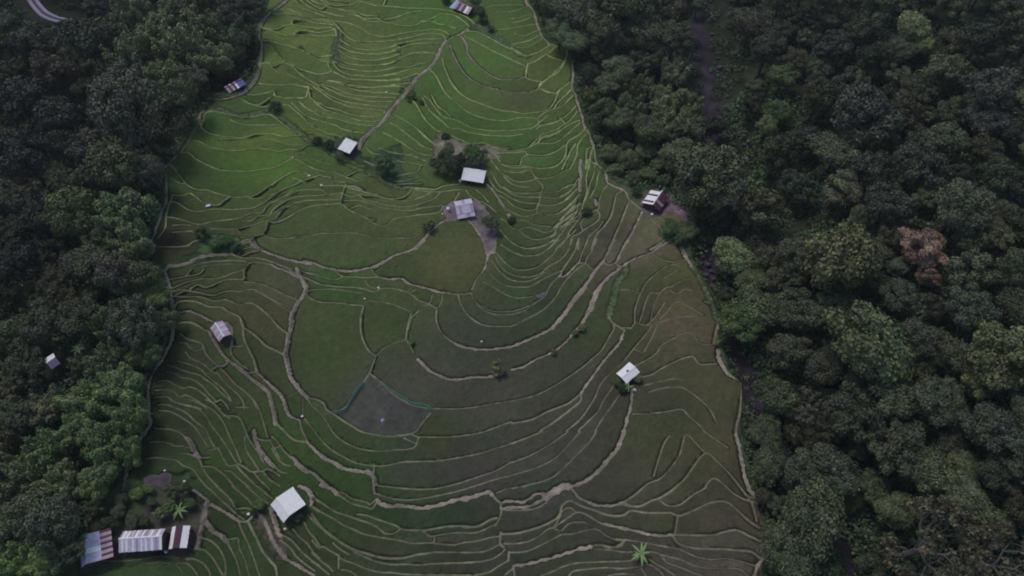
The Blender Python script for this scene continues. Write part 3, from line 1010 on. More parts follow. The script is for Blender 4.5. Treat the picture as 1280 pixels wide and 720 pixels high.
uvg, _ = project(np.stack([GX[::6, ::6].ravel(), GY[::6, ::6].ravel(), TZ[::6, ::6].ravel()], 1))
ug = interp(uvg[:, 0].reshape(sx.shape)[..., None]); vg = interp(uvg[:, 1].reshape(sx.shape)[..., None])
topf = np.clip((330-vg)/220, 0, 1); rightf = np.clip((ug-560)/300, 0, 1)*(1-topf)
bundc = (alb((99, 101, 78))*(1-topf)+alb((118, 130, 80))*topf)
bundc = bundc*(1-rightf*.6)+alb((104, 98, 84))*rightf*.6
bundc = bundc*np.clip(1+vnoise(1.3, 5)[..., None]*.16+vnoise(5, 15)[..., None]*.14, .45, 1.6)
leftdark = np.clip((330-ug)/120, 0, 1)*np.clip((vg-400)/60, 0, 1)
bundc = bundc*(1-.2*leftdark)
pathc = alb((114, 106, 95))*np.clip(1+vnoise(.8, 6)[..., None]*.13+vnoise(3, 7)[..., None]*.15, .4, 1.7)
pg = np.clip(vnoise(1.6, 16)*.9-.35, 0, 1)[..., None]
pathc = pathc*(1-pg*.7)+alb((92, 94, 72))*pg*.7
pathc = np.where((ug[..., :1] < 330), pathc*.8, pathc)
gulc = alb((68, 80, 54))*np.clip(1+vnoise(.7, 8)[..., None]*.3, .4, 1.8)
mud_shade = crop*.28+alb((40, 38, 33))*.3  # wet mud, darkened further as painted shade at the riser feet
col = mud_shade
fo = alb((34, 38, 28))*np.clip(1+vnoise(2, 9)[..., None]*.3, .4, 1.6)
edgeg = alb((52, 66, 46))*np.clip(1+vnoise(.9, 10)[..., None]*.3, .4, 1.6)
dE = blur(inF.astype(float), 24)                         # ~grass strip just outside the field
outc = np.where((dE > .02)[..., None], edgeg, fo)
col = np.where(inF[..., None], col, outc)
for kd, c, m in AM:
    mm = blur(m.astype(float), 3)[..., None]
    cc = alb(c)*np.clip(1+vnoise(.8, 11)[..., None]*.16+vnoise(2.2, 12)[..., None]*.16, .4, 1.7)
    if kd == 'bare': gg = np.clip(vnoise(1.4, 21), 0, 1)[..., None]; cc = cc*(1-gg*.5)+alb((66, 76, 50))*gg*.5
    col = col*(1-mm)+cc*mm
    if kd == 'water': crop = crop*(1-mm)+cc*mm
    if kd == 'path': pathc = pathc*(1-mm)+cc*mm
col = col*(1-gw[..., None]*inb[..., None])+gulc*(gw*inb)[..., None]
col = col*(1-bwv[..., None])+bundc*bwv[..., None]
# sheet out to the horizon
ex = np.array([4, 9, 16, 25, 36, 50, 70, 95, 125, 165, 220, 300, 420, 600, 900], float)
# outside the fine block use 3 m spacing to 160 m, then widening
xo = np.concatenate([np.arange(2.5, 200, 2.5), 200+ex]); X = np.concatenate([gx[0]-xo[::-1], gx, gx[-1]+xo])
yo0 = np.concatenate([np.arange(2.5, 60, 2.5), 60+ex]); yo1 = np.concatenate([np.arange(2.5, 160, 2.5), 160+ex])
Y = np.concatenate([gy[0]-yo0[::-1], gy, gy[-1]+yo1])
AX, AY = np.meshgrid(X, Y); nx0, ny0 = len(xo), len(yo0)
AZ = terrain_z(AX, AY); AZ[ny0:ny0+NY, nx0:nx0+NX] = Z
fr = np.sin(AX*.31+1.7*np.sin(AY*.23))*np.cos(AY*.37+1.3*np.sin(AX*.19))+.5*np.sin(AX*.83+AY*.61)
AC = alb((36, 41, 30))*np.clip(1+.22*fr[..., None], .5, 1.6)
sxs = np.interp(AY, CY, CXS); ds = np.abs(AX-sxs+1.2*np.sin(AY*.35))
rock = np.clip((3.6-ds+.9*np.sin(AY*.9)*np.sin(AX*1.1))/1.5, 0, 1)[..., None]*(AX > np.interp(AY, CY, CXR)+2)[..., None]
rockn = np.clip(1+.35*fr[..., None], .3, 1.9)
block = np.zeros(AX.shape, bool); block[ny0:ny0+NY, nx0:nx0+NX] = True
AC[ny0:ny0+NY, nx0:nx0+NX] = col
AC = AC*(1-rock)+alb((45, 39, 49))*rockn*rock
iy, ix = np.mgrid[0:len(Y)-1, 0:len(X)-1]; q0 = (iy*len(X)+ix).ravel()
Q = np.stack([q0, q0+1, q0+len(X)+1, q0+len(X)], 1)
M_ground = mat_vcol('ground soil', .92, .12)
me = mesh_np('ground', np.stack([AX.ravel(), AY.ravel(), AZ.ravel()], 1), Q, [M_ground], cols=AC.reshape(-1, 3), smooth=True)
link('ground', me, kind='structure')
def ground_z(x, y):                                      # bilinear in the fine block, else terrain
    x = np.atleast_1d(np.asarray(x, float)); y = np.atleast_1d(np.asarray(y, float)); z = terrain_z(x, y)
    ok = (x > gx[0]) & (x < gx[-2]) & (y > gy[0]) & (y < gy[-2])
    if ok.any():
        i = ((x[ok]-gx[0])/H_).astype(int); j = np.searchsorted(gy, y[ok])-1; z[ok] = Z[j, i]
    return z
def overlay(name, W, zoff, mat, cols, thr=.02, **props):
    keep = W > thr
    f = keep[:-1, :-1] | keep[1:, :-1] | keep[:-1, 1:] | keep[1:, 1:]
    jj, ii = np.nonzero(f); idx = -np.ones(NX*NY, np.int64)
    q = np.stack([jj*NX+ii, jj*NX+ii+1, (jj+1)*NX+ii+1, (jj+1)*NX+ii], 1)
    used = np.unique(q); idx[used] = np.arange(len(used))
    V = np.stack([GX.ravel()[used], GY.ravel()[used], (Z+zoff).ravel()[used]], 1)
    me = mesh_np(name, V, idx[q], [mat], cols=np.broadcast_to(cols, GX.shape+(3,)).reshape(-1, 3)[used], smooth=True)
    return link(name, me, **props)
# rice crop: starts a hand's breadth from each bund, wider gap under the uphill bund, wet mud plus painted riser shade
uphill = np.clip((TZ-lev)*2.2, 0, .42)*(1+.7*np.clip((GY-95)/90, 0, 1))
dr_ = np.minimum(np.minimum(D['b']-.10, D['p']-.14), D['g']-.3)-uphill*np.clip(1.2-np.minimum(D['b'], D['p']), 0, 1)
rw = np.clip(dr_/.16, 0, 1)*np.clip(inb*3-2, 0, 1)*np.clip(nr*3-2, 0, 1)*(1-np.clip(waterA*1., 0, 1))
rz_ = rw*.24-.06+(vnoise(.5, 31)*.035+vnoise(1.3, 32)*.03)*rw
M_rice = mat_vcol('rice leaves', .75, .2, sc=((.5, .86, 1.14), (1.6, .88, 1.12), (4.5, .72, 1.28)), bd=.25)
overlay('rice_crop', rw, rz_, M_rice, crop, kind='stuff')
pw2 = np.clip(pw*np.clip(inb*4, 0, 1)+0, 0, 1)
M_path = mat_vcol('trodden earth', .9, .15, sc=((1.5, .8, 1.2), (8, .85, 1.15)), bd=.06)
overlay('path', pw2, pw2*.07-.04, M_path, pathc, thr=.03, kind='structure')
wb = blur(waterA.astype(float), 1)*np.clip((D['b']-.02)/.1, 0, 1)*np.clip((D['p']-.02)/.1, 0, 1)
wz = lev+.05-Z
M_wat, nt, b = base_mat('muddy paddy water', .5, .12)
a = nt.nodes.new('ShaderNodeAttribute'); a.attribute_name = 'tint'
n = noise(nt, .35, 5, .6); cc = mixmul(nt, a.outputs['Color'], ramp(nt, n, [(.3, (.8, .85, .8)), (.72, (1.2, 1.1, 1.3))]))
n = noise(nt, 3.2, 5, .6); cc = mixmul(nt, cc, ramp(nt, n, [(.3, (.85, .85, .85)), (.7, (1.15, 1.15, 1.15))]))
nt.links.new(cc, b.inputs['Base Color']); bump(nt, b, n, .04)
overlay('paddy_water', wb, wz, M_wat, crop*.92, thr=.3, kind='structure')
# ---------------------------------------------------------------- buildings
SH = {'w': mat_metal_sheet('white sheet', (214, 202, 214), .03, .07), 'g': mat_metal_sheet('grey sheet', (166, 162, 180), .2),
      'd': mat_metal_sheet('dull sheet', (142, 130, 148), .3), 'p': mat_metal_sheet('pinkish weathered sheet', (160, 138, 152), .4),
      'r': mat_metal_sheet('rusted sheet', (74, 46, 60), .1, .3), 'b': mat_metal_sheet('blue sheet', (86, 78, 150), .1, .25),
      's': mat_metal_sheet('slate blue sheet', (88, 84, 118), .15), 'c': mat_metal_sheet('cream sheet', (160, 150, 140), .15),
      'l': mat_metal_sheet('pale blue tarpaulin', (128, 158, 204), .0, .15), 'k': mat_flat('soot black', (28, 24, 28), .9, .1)}
M_WOOD = mat_flat('weathered boards', (66, 54, 54), .85, .15, .35, 4); M_DARK = mat_flat('dark opening', (18, 16, 18), .9, .05, .2)
M_POST = mat_flat('grey posts', (96, 84, 80), .85, .15); M_BRICK = mat_flat('dull red boards', (74, 46, 52), .85, .15, .3, 4)
def hut(name, label, cat, A, B, C_, D_, r, s1, s2, h=2.3, rise=.9, group=None, wall=None, ridge='w', extra=None, open_side=False):
    px = [A, B, C_, D_]; g = hit(px, 0, terrain_z); zg = float(ground_z(g[:, 0].mean(), g[:, 1].mean())[0])
    zs = lambda x, y: np.full(np.shape(x), zg+h)
    P = hit(px, 0, zs)[:, :2]; c = P.mean(0); u = ((P[1]-P[0])+(P[2]-P[3]))/2; v = ((P[3]-P[0])+(P[2]-P[1]))/2
    Lu = np.linalg.norm(u); u /= Lu; vv = v-u*(v@u); Lv = np.linalg.norm(vv); n = np.array([-u[1], u[0]])
    flip = 1 if (vv@n) > 0 else -1              # slope 1 lies on the A-B side = local -y*flip
    rz = math.atan2(u[1], u[0])
    t = thing(name, label, cat, (c[0], c[1], zg), rz, group)
    ya, yb = -flip*Lv/2, flip*Lv/2; yr = ya+(yb-ya)*r; L2 = Lu/2
    def sheets(y0, y1, z0, z1, cols, x0=-L2, x1=L2):
        m = MB(); k = len(cols); names = sorted(set(cols)); w = (x1-x0)/k
        for i, cc in enumerate(cols):
            dz = .018*(i % 2); j0 = random.uniform(-.06, .06); j1 = random.uniform(-.06, .06)
            sgn = 1 if y0 > y1 else -1
            m.slab((x0+i*w-.03, y0+sgn*j0, z0+dz), (x0+(i+1)*w+.03, y0+sgn*j1, z0+dz), (x0+(i+1)*w+.03, y1, z1+dz), (x0+i*w-.03, y1, z1+dz), .035, names.index(cc))
        return m, [SH[q] for q in names]
    zr = h+rise
    if r > .02:
        m, mt = sheets(ya, yr, h, zr, s1); m.build('roof_slope', mt, t)
    if r < .98:
        m, mt = sheets(yb, yr, h, zr, s2); m.build('roof_slope', mt, t)
    if .02 < r < .98:
        m = MB(); wr = .16 if ridge != 'R' else .7
        dzs = wr*rise/max(abs(yr-ya), abs(yb-yr), .5)
        for sg in (-1, 1):
            m.slab((-L2-.06, yr, zr+.07), (L2+.06, yr, zr+.07), (L2+.06, yr+sg*wr, zr+.07-dzs), (-L2-.06, yr+sg*wr, zr+.07-dzs), .03)
        m.build('ridge_cap', SH['r' if ridge == 'R' else ridge], t)
    # walls under the eaves
    i = .38; a0, a1 = -L2+i, L2-i; b0, b1 = min(ya, yb)+i, max(ya, yb)-i; zt = h+.02
    def roofz(y):
        return h+rise*(abs(y-ya)/max(abs(yr-ya), .01)) if (abs(y-ya) <= abs(yr-ya) and r > .02) else h+rise*(abs(yb-y)/max(abs(yb-yr), .01))
    m = MB(); th = .1
    for y in (b0, b1):
        zt = roofz(y)-.08; m.box((0, y, zt/2-.5), (a1-a0+th, th, zt+1))
    for x in (a0, a1):
        ys = [b0, yr if b0 < yr < b1 else (b0+b1)/2, b1]; zs_ = [roofz(q)-.1 for q in ys]
        for s in (-1, 1):
            pass
        vs = [(x-th/2, q, z) for q, z in zip(ys, zs_)]+[(x-th/2, q, -1) for q in ys]+[(x+th/2, q, z) for q, z in zip(ys, zs_)]+[(x+th/2, q, -1) for q in ys]
        m.add(vs, [(0, 1, 4, 3), (1, 2, 5, 4), (7, 6, 9, 10), (8, 7, 10, 11), (0, 6, 7, 1), (1, 7, 8, 2), (0, 3, 9, 6), (2, 8, 11, 5)])
    wl = m.build('wall', wall or M_WOOD, t)
    # openings: camera-side long wall and one end
    fy = b0 if math.cos(rz) > 0 else b1; sg = -1 if fy == b0 else 1
    m = MB(); m.box((a0+(a1-a0)*.3, fy+sg*.055, .95), (.85, .05, 1.8)); m.build('door', M_DARK, t)
    nwin = max(1, int(Lu/4))
    for k in range(nwin):
        m = MB(); m.box((a0+(a1-a0)*(.55+.4*k/max(nwin, 1)), fy+sg*.055, 1.35), (.8, .05, .6)); m.build('window', M_DARK, t)
    for x in (-L2+.12, L2-.12):
        for y in (min(ya, yb)+.12, max(ya, yb)-.12):
            m = MB(); m.tube([(x, y, -.8), (x, y, roofz(y)-.06)], [.06, .05], 6); m.build('post', M_POST, t)
    if extra: extra(t, L2, ya, yb, yr, h, zr, sheets, flip)
    return t
def leanto(cols, side=1, w=1.4, drop=.5, x0=None, x1=None):
    def f(t, L2, ya, yb, yr, h, zr, sheets, flip):
        y0 = yb if side > 0 else ya; sg = flip*side
        m, mt = sheets(y0+sg*w, y0-sg*.15, h-drop, h-.06, cols, -L2 if x0 is None else x0*L2, L2 if x1 is None else x1*L2)
        m.build('porch_roof', mt, t)
    return f
def patch(t, L2, ya, yb, yr, h, zr, sheets, flip):
    m = MB(); m.box((-.1, yr-(yr-ya)*.18, zr+.0), (.55, .5, .12)); m.build('roof_patch', SH['r'], t)
def endtarp(t, L2, ya, yb, yr, h, zr, sheets, flip):
    m, mt = sheets(yb+0*flip, ya, h-.35, h-.2, 'll', -L2-1.7, -L2-.05); m.build('tarpaulin_awning', mt, t)
hut('farmhouse', 'small house with maroon roof and pale blue awning at the top edge', 'house', (574, 0), (592, 8), (587, 19), (568, 11), .4, 'rrrrr', 'prprwc', 2.4, 1.0, ridge='p', extra=endtarp, wall=M_BRICK)
hut('farm_hut', 'hut with violet-blue and striped roof at the left forest edge', 'hut', (281, 108), (302, 97), (306, 106), (286, 117), .45, 'drwrwbbb', 'drprwbbs', 2.2, .7, ridge='r')
hut('farm_hut', 'small square white-roofed hut at the foot of the diagonal path', 'hut', (431, 173), (446, 179), (438, 193), (424, 186.5), .04, 'wwww', 'wwwwww', 2.2, .5, ridge='w', wall=M_BRICK)
hut('farm_hut', 'long white-roofed hut below the grove of dark trees', 'hut', (581, 208.5), (608, 214), (604.5, 228.5), (576.5, 225), .25, 'wwgwwgg', 'wwwwwwwww', 2.3, .9)
hut('farm_hut', 'grey-roofed hut in the bare brown yard', 'hut', (568, 252), (590, 248), (592, 265), (571, 269), .48, 'ggdgg', 'gdgggd', 2.3, .9, ridge='g', extra=leanto('ggdg', 1, 1.1, .5))
hut('farm_hut', 'hut with white and maroon striped roof beside the right forest', 'hut', (815, 236), (804, 251), (823, 266), (836, 246), .56, 'rwwrwwwrw', 'rrrrdrr', 2.4, 1.3, ridge='w', wall=M_BRICK)
hut('farm_hut', 'white-roofed hut with a dark patch and green plants below it', 'hut', (786.5, 453), (770, 467), (783.5, 479.5), (800, 465), .5, 'wwwwww', 'wwwwww', 2.2, .45, extra=patch)
hut('farm_hut', 'hut with ribbed greyish-purple roof on the left terraces', 'hut', (263, 410), (274, 428), (289, 417), (278, 401), .5, 'gpgpgp', 'pgpgdp', 2.2, .9, ridge='w', extra=leanto('d', 1, .01, .3, .5, 1.0))
hut('farm_hut', 'largest plain white-roofed hut on the lower left terraces', 'hut', (338, 631), (354, 652.5), (382.5, 631), (366.5, 608.5), .33, 'wwwwww', 'wwwwww', 2.6, 1.0)
hut('farm_shed', 'grey-roofed shed with a red and white porch, leftmost of the farmyard row', 'shed', (99, 672), (101, 707), (128, 702), (124, 665), .38, 'ggggg', 'gggwgg', 2.6, 1.0, ridge='g', group='sheds of the farmyard row', extra=leanto('rprprprprp', 1, 1.9, .5))
hut('farm_shed', 'longest shed with streaked pinkish roof, middle of the farmyard row', 'shed', (153, 664), (205, 661), (204, 687), (150, 691), .4, 'dwgwpgdwgpwdpgwpdwgp', 'gwgwggwgdgwgwggwgpgw', 2.5, 1.1, group='sheds of the farmyard row')
hut('farm_shed', 'white-roofed shed with a maroon ridge strip, rightmost of the farmyard row', 'shed', (215, 658), (211, 685), (233, 686), (238, 658), .47, 'wwwww', 'wwwwww', 2.4, .8, ridge='R', group='sheds of the farmyard row')
hut('forest_hut', 'small white and slate-blue roofed hut alone in the left forest', 'hut', (57, 448), (67, 441), (75, 455), (64, 462), .5, 'www', 'sss', 7.5, .8, ridge='w')
# ---------------------------------------------------------------- road on the far slope
rp = hit(catmull(pts('20,-45 30,-20 42,2 54,16 68,23 82,25.5 91,25.5'), 6), 1.2, terrain_z)
V = []; Q = []; cc = []
for i, p in enumerate(rp):
    a = rp[min(i+1, len(rp)-1)]-rp[max(i-1, 0)]; a[2] = 0; a /= np.linalg.norm(a); n = np.array([-a[1], a[0], 0])
    for s in (-1.7, -1.69, -.45, -.44, .44, .45, 1.69, 1.7):
        V.append(p+n*s-np.array([0, 0, 1.8 if abs(s) == 1.7 else (0 if abs(s) > .445 else .05)]))
        cc.append(alb((128, 120, 136)) if abs(s) in (.45, 1.69) else (alb((66, 60, 80)) if abs(s) == .44 else alb((52, 50, 44))))
    if i:
        for k in range(7): b_ = (i-1)*8+k; Q.append((b_, b_+1, b_+9, b_+8))
me = mesh_np('road', V, Q, [mat_vcol('two-track concrete', .85, .2, sc=((1, .85, 1.15),), bd=0)], cols=np.array(cc)); link('road', me, kind='structure')
# ---------------------------------------------------------------- net fence round the flooded paddy
M_NET = mat_flat('teal netting', (92, 130, 114), .7, .2, .15); M_STK = mat_flat('bamboo stakes', (120, 112, 92), .8, .2)
def netfence(px, label):
    P = catmull(hit(px, 0, terrain_z)[:, :2], 6); c = P.mean(0)
    t = thing('net_fence', label, 'fence', (c[0], c[1], float(ground_z(c[0], c[1])[0])), 0, 'net fences of the flooded paddy')
    z0 = t.location.z; m = MB(); gz = ground_z(P[:, 0], P[:, 1])+.05
    L = [(p[0]-c[0], p[1]-c[1], float(z)-z0) for p, z in zip(P, gz)]
    for a, b_ in zip(L[:-1], L[1:]):
        d = Vector(b_)-Vector(a); n = Vector((-d.y, d.x, 0)).normalized()*.035
        hgt = .75+random.uniform(-.1, .1)
        a0, b0 = Vector(a), Vector(b_); up = Vector((random.uniform(-.05, .05), .3, hgt))
        m.add([a0-n, b0-n, b0-n+up, a0-n+up, a0+n, b0+n, b0+n+up, a0+n+up], [(0, 1, 2, 3), (7, 6, 5, 4), (3, 2, 6, 7), (0, 3, 7, 4), (1, 5, 6, 2)])
    m.build('netting', M_NET, t)
    for k in range(0, len(L), 2):
        m = MB(); x, y, z = L[k]; m.tube([(x, y+.04, z-.2), (x, y+.14, z+1.0)], [.035, .03], 5); m.build('stake', M_STK, t)
netfence([p for k, L in LINES if k == 'n' for p in L][0:5], 'teal net fence, straight stretch on the left side of the flooded paddy')
netfence([p for k, L in LINES if k == 'n' for p in L][5:13], 'teal net fence, longer curved stretch on the upper right side of the flooded paddy')
# ---------------------------------------------------------------- stones, drums and litter
def at(u, v, off=0): p = hit([(u, v)], off, terrain_z)[0]; return float(p[0]), float(p[1]), float(ground_z(p[0], p[1])[0])
M_STONE = mat_flat('pale stone', (190, 186, 180), .85, .2, .25, 6); M_DRUM = mat_flat('white plastic', (186, 182, 192), .5, .4, .1)
def stone(u, v, s, label):
    r = np.random.default_rng(int(u*7+v)); bm_ = MB(); n = 9; vs = []; fs = []
    for j in range(5):
        ph = PI*j/4-PI/2
        for k in range(n):
            q = 1+r.uniform(-.16, .16); vs.append((s*q*math.cos(ph)*math.cos(2*PI*k/n), s*.8*q*math.cos(ph)*math.sin(2*PI*k/n), s*.7*math.sin(ph)+s*.35))
    for j in range(4):
        for k in range(n): fs.append((j*n+k, j*n+(k+1) % n, (j+1)*n+(k+1) % n, (j+1)*n+k))
    bm_.add(vs, fs); x, y, z = at(u, v); o = bm_.build('pale_stone', M_STONE)
    o.location = (x, y, z+.1); o['label'] = label; o['category'] = 'stone'; o['group'] = 'pale stones on the bunds'
for u, v, s, l in [(483, 116, .42, 'single pale stone on the bund right of the narrow upper strips'), (387, 221, .42, 'white stone on the bund above the longer brown bare patch'),
    (402.5, 233.5, .45, 'white stone left of the pinkish bare earth strip'), (367, 199, .3, 'small pale stone where two bunds meet in the bright upper left field'),
    (378, 521, .36, 'white stone at the bund fork left of the flooded paddy'), (473, 360, .4, 'pale stone on the bund below the big brown path'), (481, 142, .25, 'tiny pale stone at the left side of the diagonal path'),
    (207, 589, .28, 'white stone on the upper rim of the bare purple garden bed'), (231, 602, .3, 'pale stone at the right corner of the farmyard garden'), (356, 661, .35, 'pale stone below the largest white-roofed hut'),
    (793, 488, .45, 'pale stone at the path end below the hut with plants'), (815, 269, .5, 'white stone in front of the striped-roof hut'), (456, 374, .3, 'pale stone at the right end of the narrow bright green strip'),
    (553, 268, .3, 'pale stone on the path left of the grey-roofed hut'), (602, 427, .3, 'grey stone on the wide curved bund above the brown ring path'), (311, 643, .4, 'pale stone where the path meets the bund left of the largest hut')]:
    stone(u, v, s, l)
M_BOUL = mat_flat('dark boulder', (66, 60, 70), .8, .2, .3, 3)
M_KEEP = M_STONE
for n_, (u, v, s) in enumerate([(878, 322, .8), (884, 332, 1.0), (888, 340, .7), (882, 345, .9), (891, 350, .8), (876, 330, .6), (893, 360, .7), (888, 326, .6)]+[(893, 60, 1.1), (898, 74, .8), (899, 86, 1.3), (905, 99, .9), (903, 110, 1.2), (909, 122, .8), (913, 138, 1.3), (920, 150, 1.0), (924, 168, 1.2), (930, 182, .9), (929, 208, 1.2), (890, 44, .9)]):
    M_STONE = M_BOUL; stone(u, v, s, 'dark purplish boulder in the stream bed right of the field corner below the striped hut' if v > 300 else 'dark boulder in the upper open stretch of the stream bed between the trees')
    o = bpy.data.objects[-1] if False else [q for q in C.objects if q.name.startswith('pale_stone')][-1]
    o.name = 'stream_boulder'; o['category'] = 'boulder'; o['group'] = 'boulders in the lower stream bed' if v > 300 else 'boulders in the upper stream bed'
M_STONE = M_KEEP
def drum(u, v, s, label):
    t = thing('water_drum', label, 'drum', at(u, v), 0, 'white water drums by the huts')
    m = MB(); m.tube([(0, 0, 0), (0, 0, s*.15), (0, 0, s*1.2), (0, 0, s*1.35)], [s*.5, s*.55, s*.55, s*.42], 14); m.build('tank', M_DRUM, t)
    m = MB(); m.tube([(0, 0, s*1.35), (0, 0, s*1.45)], [s*.25, s*.24], 10); m.build('lid', M_DRUM, t)
drum(560.5, 263.5, .9, 'white water drum left of the grey-roofed hut'); drum(575.5, 227.5, .75, 'white drum at the left front corner of the long white-roofed hut')
drum(831, 251.5, .7, 'white drum right of the striped-roof hut'); drum(208.5, 690, .5, 'yellowish white drum between the two right sheds of the farmyard row')
M_PLAS = mat_flat('crumpled plastic', (150, 146, 176), .4, .5, .3, 5)
x, y, z = at(478, 525); m = MB(); n = 12; vs = [(0, 0, .35)]
for k in range(n): q = random.uniform(.25, .5); vs.append((q*math.cos(2*PI*k/n), q*math.sin(2*PI*k/n), random.uniform(.0, .22)))
for k in range(n): q = random.uniform(.3, .6); vs.append((q*math.cos(2*PI*k/n), q*math.sin(2*PI*k/n), -.15))
m.add(vs, [(0, 1+k, 1+(k+1) % n) for k in range(n)]+[(1+k, 1+n+k, 1+n+(k+1) % n, 1+(k+1) % n) for k in range(n)])
o = m.build('plastic_sheet', M_PLAS); o.location = (x, y, z+.05); o['label'] = 'crumpled whitish plastic sheet lying in the flooded paddy'; o['category'] = 'plastic sheet'
t = thing('feed_trough', 'small white and blue trough on the bund at the left field', 'trough', at(261.5, 259), .3)
m = MB(); m.box((0, 0, .35), (1.5, .8, .5)); m.build('basin', mat_flat('blue basin', (96, 92, 140), .6, .3), t)
m = MB(); m.box((0, 0, .62), (1.1, .45, .06)); m.build('lid', M_DRUM, t)
# ---------------------------------------------------------------- foliage
M_LEAF = mat_leaf('foliage'); M_BARK = mat_flat('bark', (70, 62, 56), .9, .1, .3, 5); M_PALE = mat_flat('pale bark', (88, 84, 82), .85, .15, .2, 5)
def leaves(P, N, s, r, asp=.75):
    n = len(P); N = N+r.normal(size=(n, 3))*.45; N /= np.linalg.norm(N, axis=1)[:, None]+1e-9
    t = np.cross(N, r.normal(size=(n, 3))); t /= np.linalg.norm(t, axis=1)[:, None]+1e-9; b = np.cross(N, t)
    s = np.broadcast_to(s, (n,))*r.uniform(.7, 1.3, n)
    t *= s[:, None]; b *= (s*asp)[:, None]
    V = np.stack([P-t*.5-b*.35, P+t*.1-b*.6, P+t*.6+b*.25, P-t*.15+b*.6], 1).reshape(-1, 3)
    return V, np.arange(n*4).reshape(n, 4)
def sph(n, r, zmin=-.25):
    z = r.uniform(zmin, 1, n); a = r.uniform(0, 2*PI, n); q = np.sqrt(1-z*z)
    return np.stack([q*np.cos(a), q*np.sin(a), z], 1)
def crown_mesh(name, lob, n, s, seed, zmin=-.2, cv=.18, lv=.22):
    r = np.random.default_rng(seed); Ps = []; Ns = []; Cs = []
    A = np.array([l[3]**2 for l in lob]); cnt = (n*A/A.sum()).astype(int)
    for (x, y, z, rl, fz), k in zip(lob, cnt):
        d = sph(k, r, zmin); rad = rl*(.58+.58*r.random(k)**.8)
        P = d*rad[:, None]*np.array([1, 1, fz])+np.array([x, y, z])
        c = (1+r.normal()*cv)*np.array([1+r.normal()*.05, 1, 1+r.normal()*.06])
        Ps.append(P); Ns.append(d); Cs.append(np.clip(c*(1+r.normal(size=(k, 1))*lv), .35, 2.2))
    P = np.concatenate(Ps); V, Q = leaves(P, np.concatenate(Ns), s, r)
    return mesh_np(name, V, Q, [M_LEAF], cols=np.repeat(np.concatenate(Cs), 4, 0), colname='var')
def broad_lobes(seed, n=26, flat=.62, spread=.72, rl=(.16, .34)):
    r = np.random.default_rng(seed); L = []
    ecc = r.uniform(.78, 1.0); an = r.uniform(0, PI)
    for i in range(n):
        a = r.uniform(0, 2*PI); q = spread*math.sqrt((i+.4)/n)*r.uniform(.82, 1.12)
        x, y = q*math.cos(a+i*2.4), q*math.sin(a+i*2.4)*ecc
        x, y = x*math.cos(an)-y*math.sin(an), x*math.sin(an)+y*math.cos(an)
        z = flat*math.sqrt(max(0, 1-min(q*q, 1)))*r.uniform(.55, 1.1)
        L.append((x, y, z, r.uniform(*rl), r.uniform(.6, .85)))
    for i in range(5): a = i*1.3+seed; L.append((.4*math.cos(a), .4*math.sin(a), .05, .34, .6))
    return L
def trunk_mb(seed, base, top=.1, r0=.06, n=6):
    r = random.Random(seed); m = MB()
    m.tube([(0, 0, base), (r.uniform(-.03, .03), r.uniform(-.03, .03), base*.5), (0, 0, top)], [r0*1.3, r0, r0*.7], 7)
    for i in range(n):
        a = 2*PI*i/n+r.uniform(-.4, .4); q = r.uniform(.4, .75)
        m.tube([(0, 0, top-.25), (.4*q*math.cos(a), .4*q*math.sin(a), top+.05), (q*math.cos(a), q*math.sin(a), top+.35*r.random()+.08)], [r0*.6, r0*.4, r0*.15], 5)
    return m
def mb_mesh(m, name, mat):
    me = bpy.data.meshes.new(name); me.from_pydata([tuple(v) for v in m.v], [], m.f); me.materials.append(mat); me.update(); return me
PROTO = {}                                    # kind -> list of (crown mesh, trunk mesh), crown radius 1, crown base near z=0
BASEZ = -1.15
PROTO['broad'] = [(crown_mesh('broad crown', broad_lobes(s, 30+s % 3*8, .55+.1*(s % 3), .74), 11500, .068, s, cv=.13, lv=.15), mb_mesh(trunk_mb(s, BASEZ), 'trunk', M_BARK)) for s in range(1, 8)]
PROTO['fine'] = [(crown_mesh('fine crown', broad_lobes(s+30, 46, .6, .8, (.12, .24)), 11000, .056, s+30, cv=.1, lv=.14), mb_mesh(trunk_mb(s+30, BASEZ), 'trunk', M_BARK)) for s in range(4)]
PROTO['open'] = [(crown_mesh('open crown', broad_lobes(s+50, 17, .7, .84, (.16, .26)), 6500, .068, s+50, cv=.2, lv=.16), mb_mesh(trunk_mb(s+50, BASEZ, n=9), 'trunk', M_BARK)) for s in range(4)]
def bamboo(seed):
    r = np.random.default_rng(seed); L = []; m = MB(); n = int(r.integers(11, 15))
    for i in range(n):
        a = i*2.4+r.uniform(-.3, .3); q = .82*math.sqrt((i+.5)/n)*r.uniform(.85, 1.1); x, y = q*math.cos(a), q*math.sin(a)
        h = r.uniform(.25, .75)-.25*q; w = r.uniform(.2, .28)
        for k in range(5):
            f = k/4; L.append((x*(.75+.33*f), y*(.75+.33*f), h-.75*(1-f)*.8-.06*f*f, w*(1.25-.75*f), 1.25))
        m.tube([(x*.12, y*.12, BASEZ), (x*.5, y*.5, -.4), (x*.95, y*.95, h-.1)], [.022, .018, .006], 4)
    return crown_mesh('bamboo plumes', L, 9500, .06, seed, zmin=-.3, cv=.14, lv=.16), mb_mesh(m, 'bamboo culms', mat_b)
mat_b = mat_flat('bamboo culm', (92, 100, 66), .6, .3)
PROTO['bamboo'] = [bamboo(s+80) for s in range(5)]
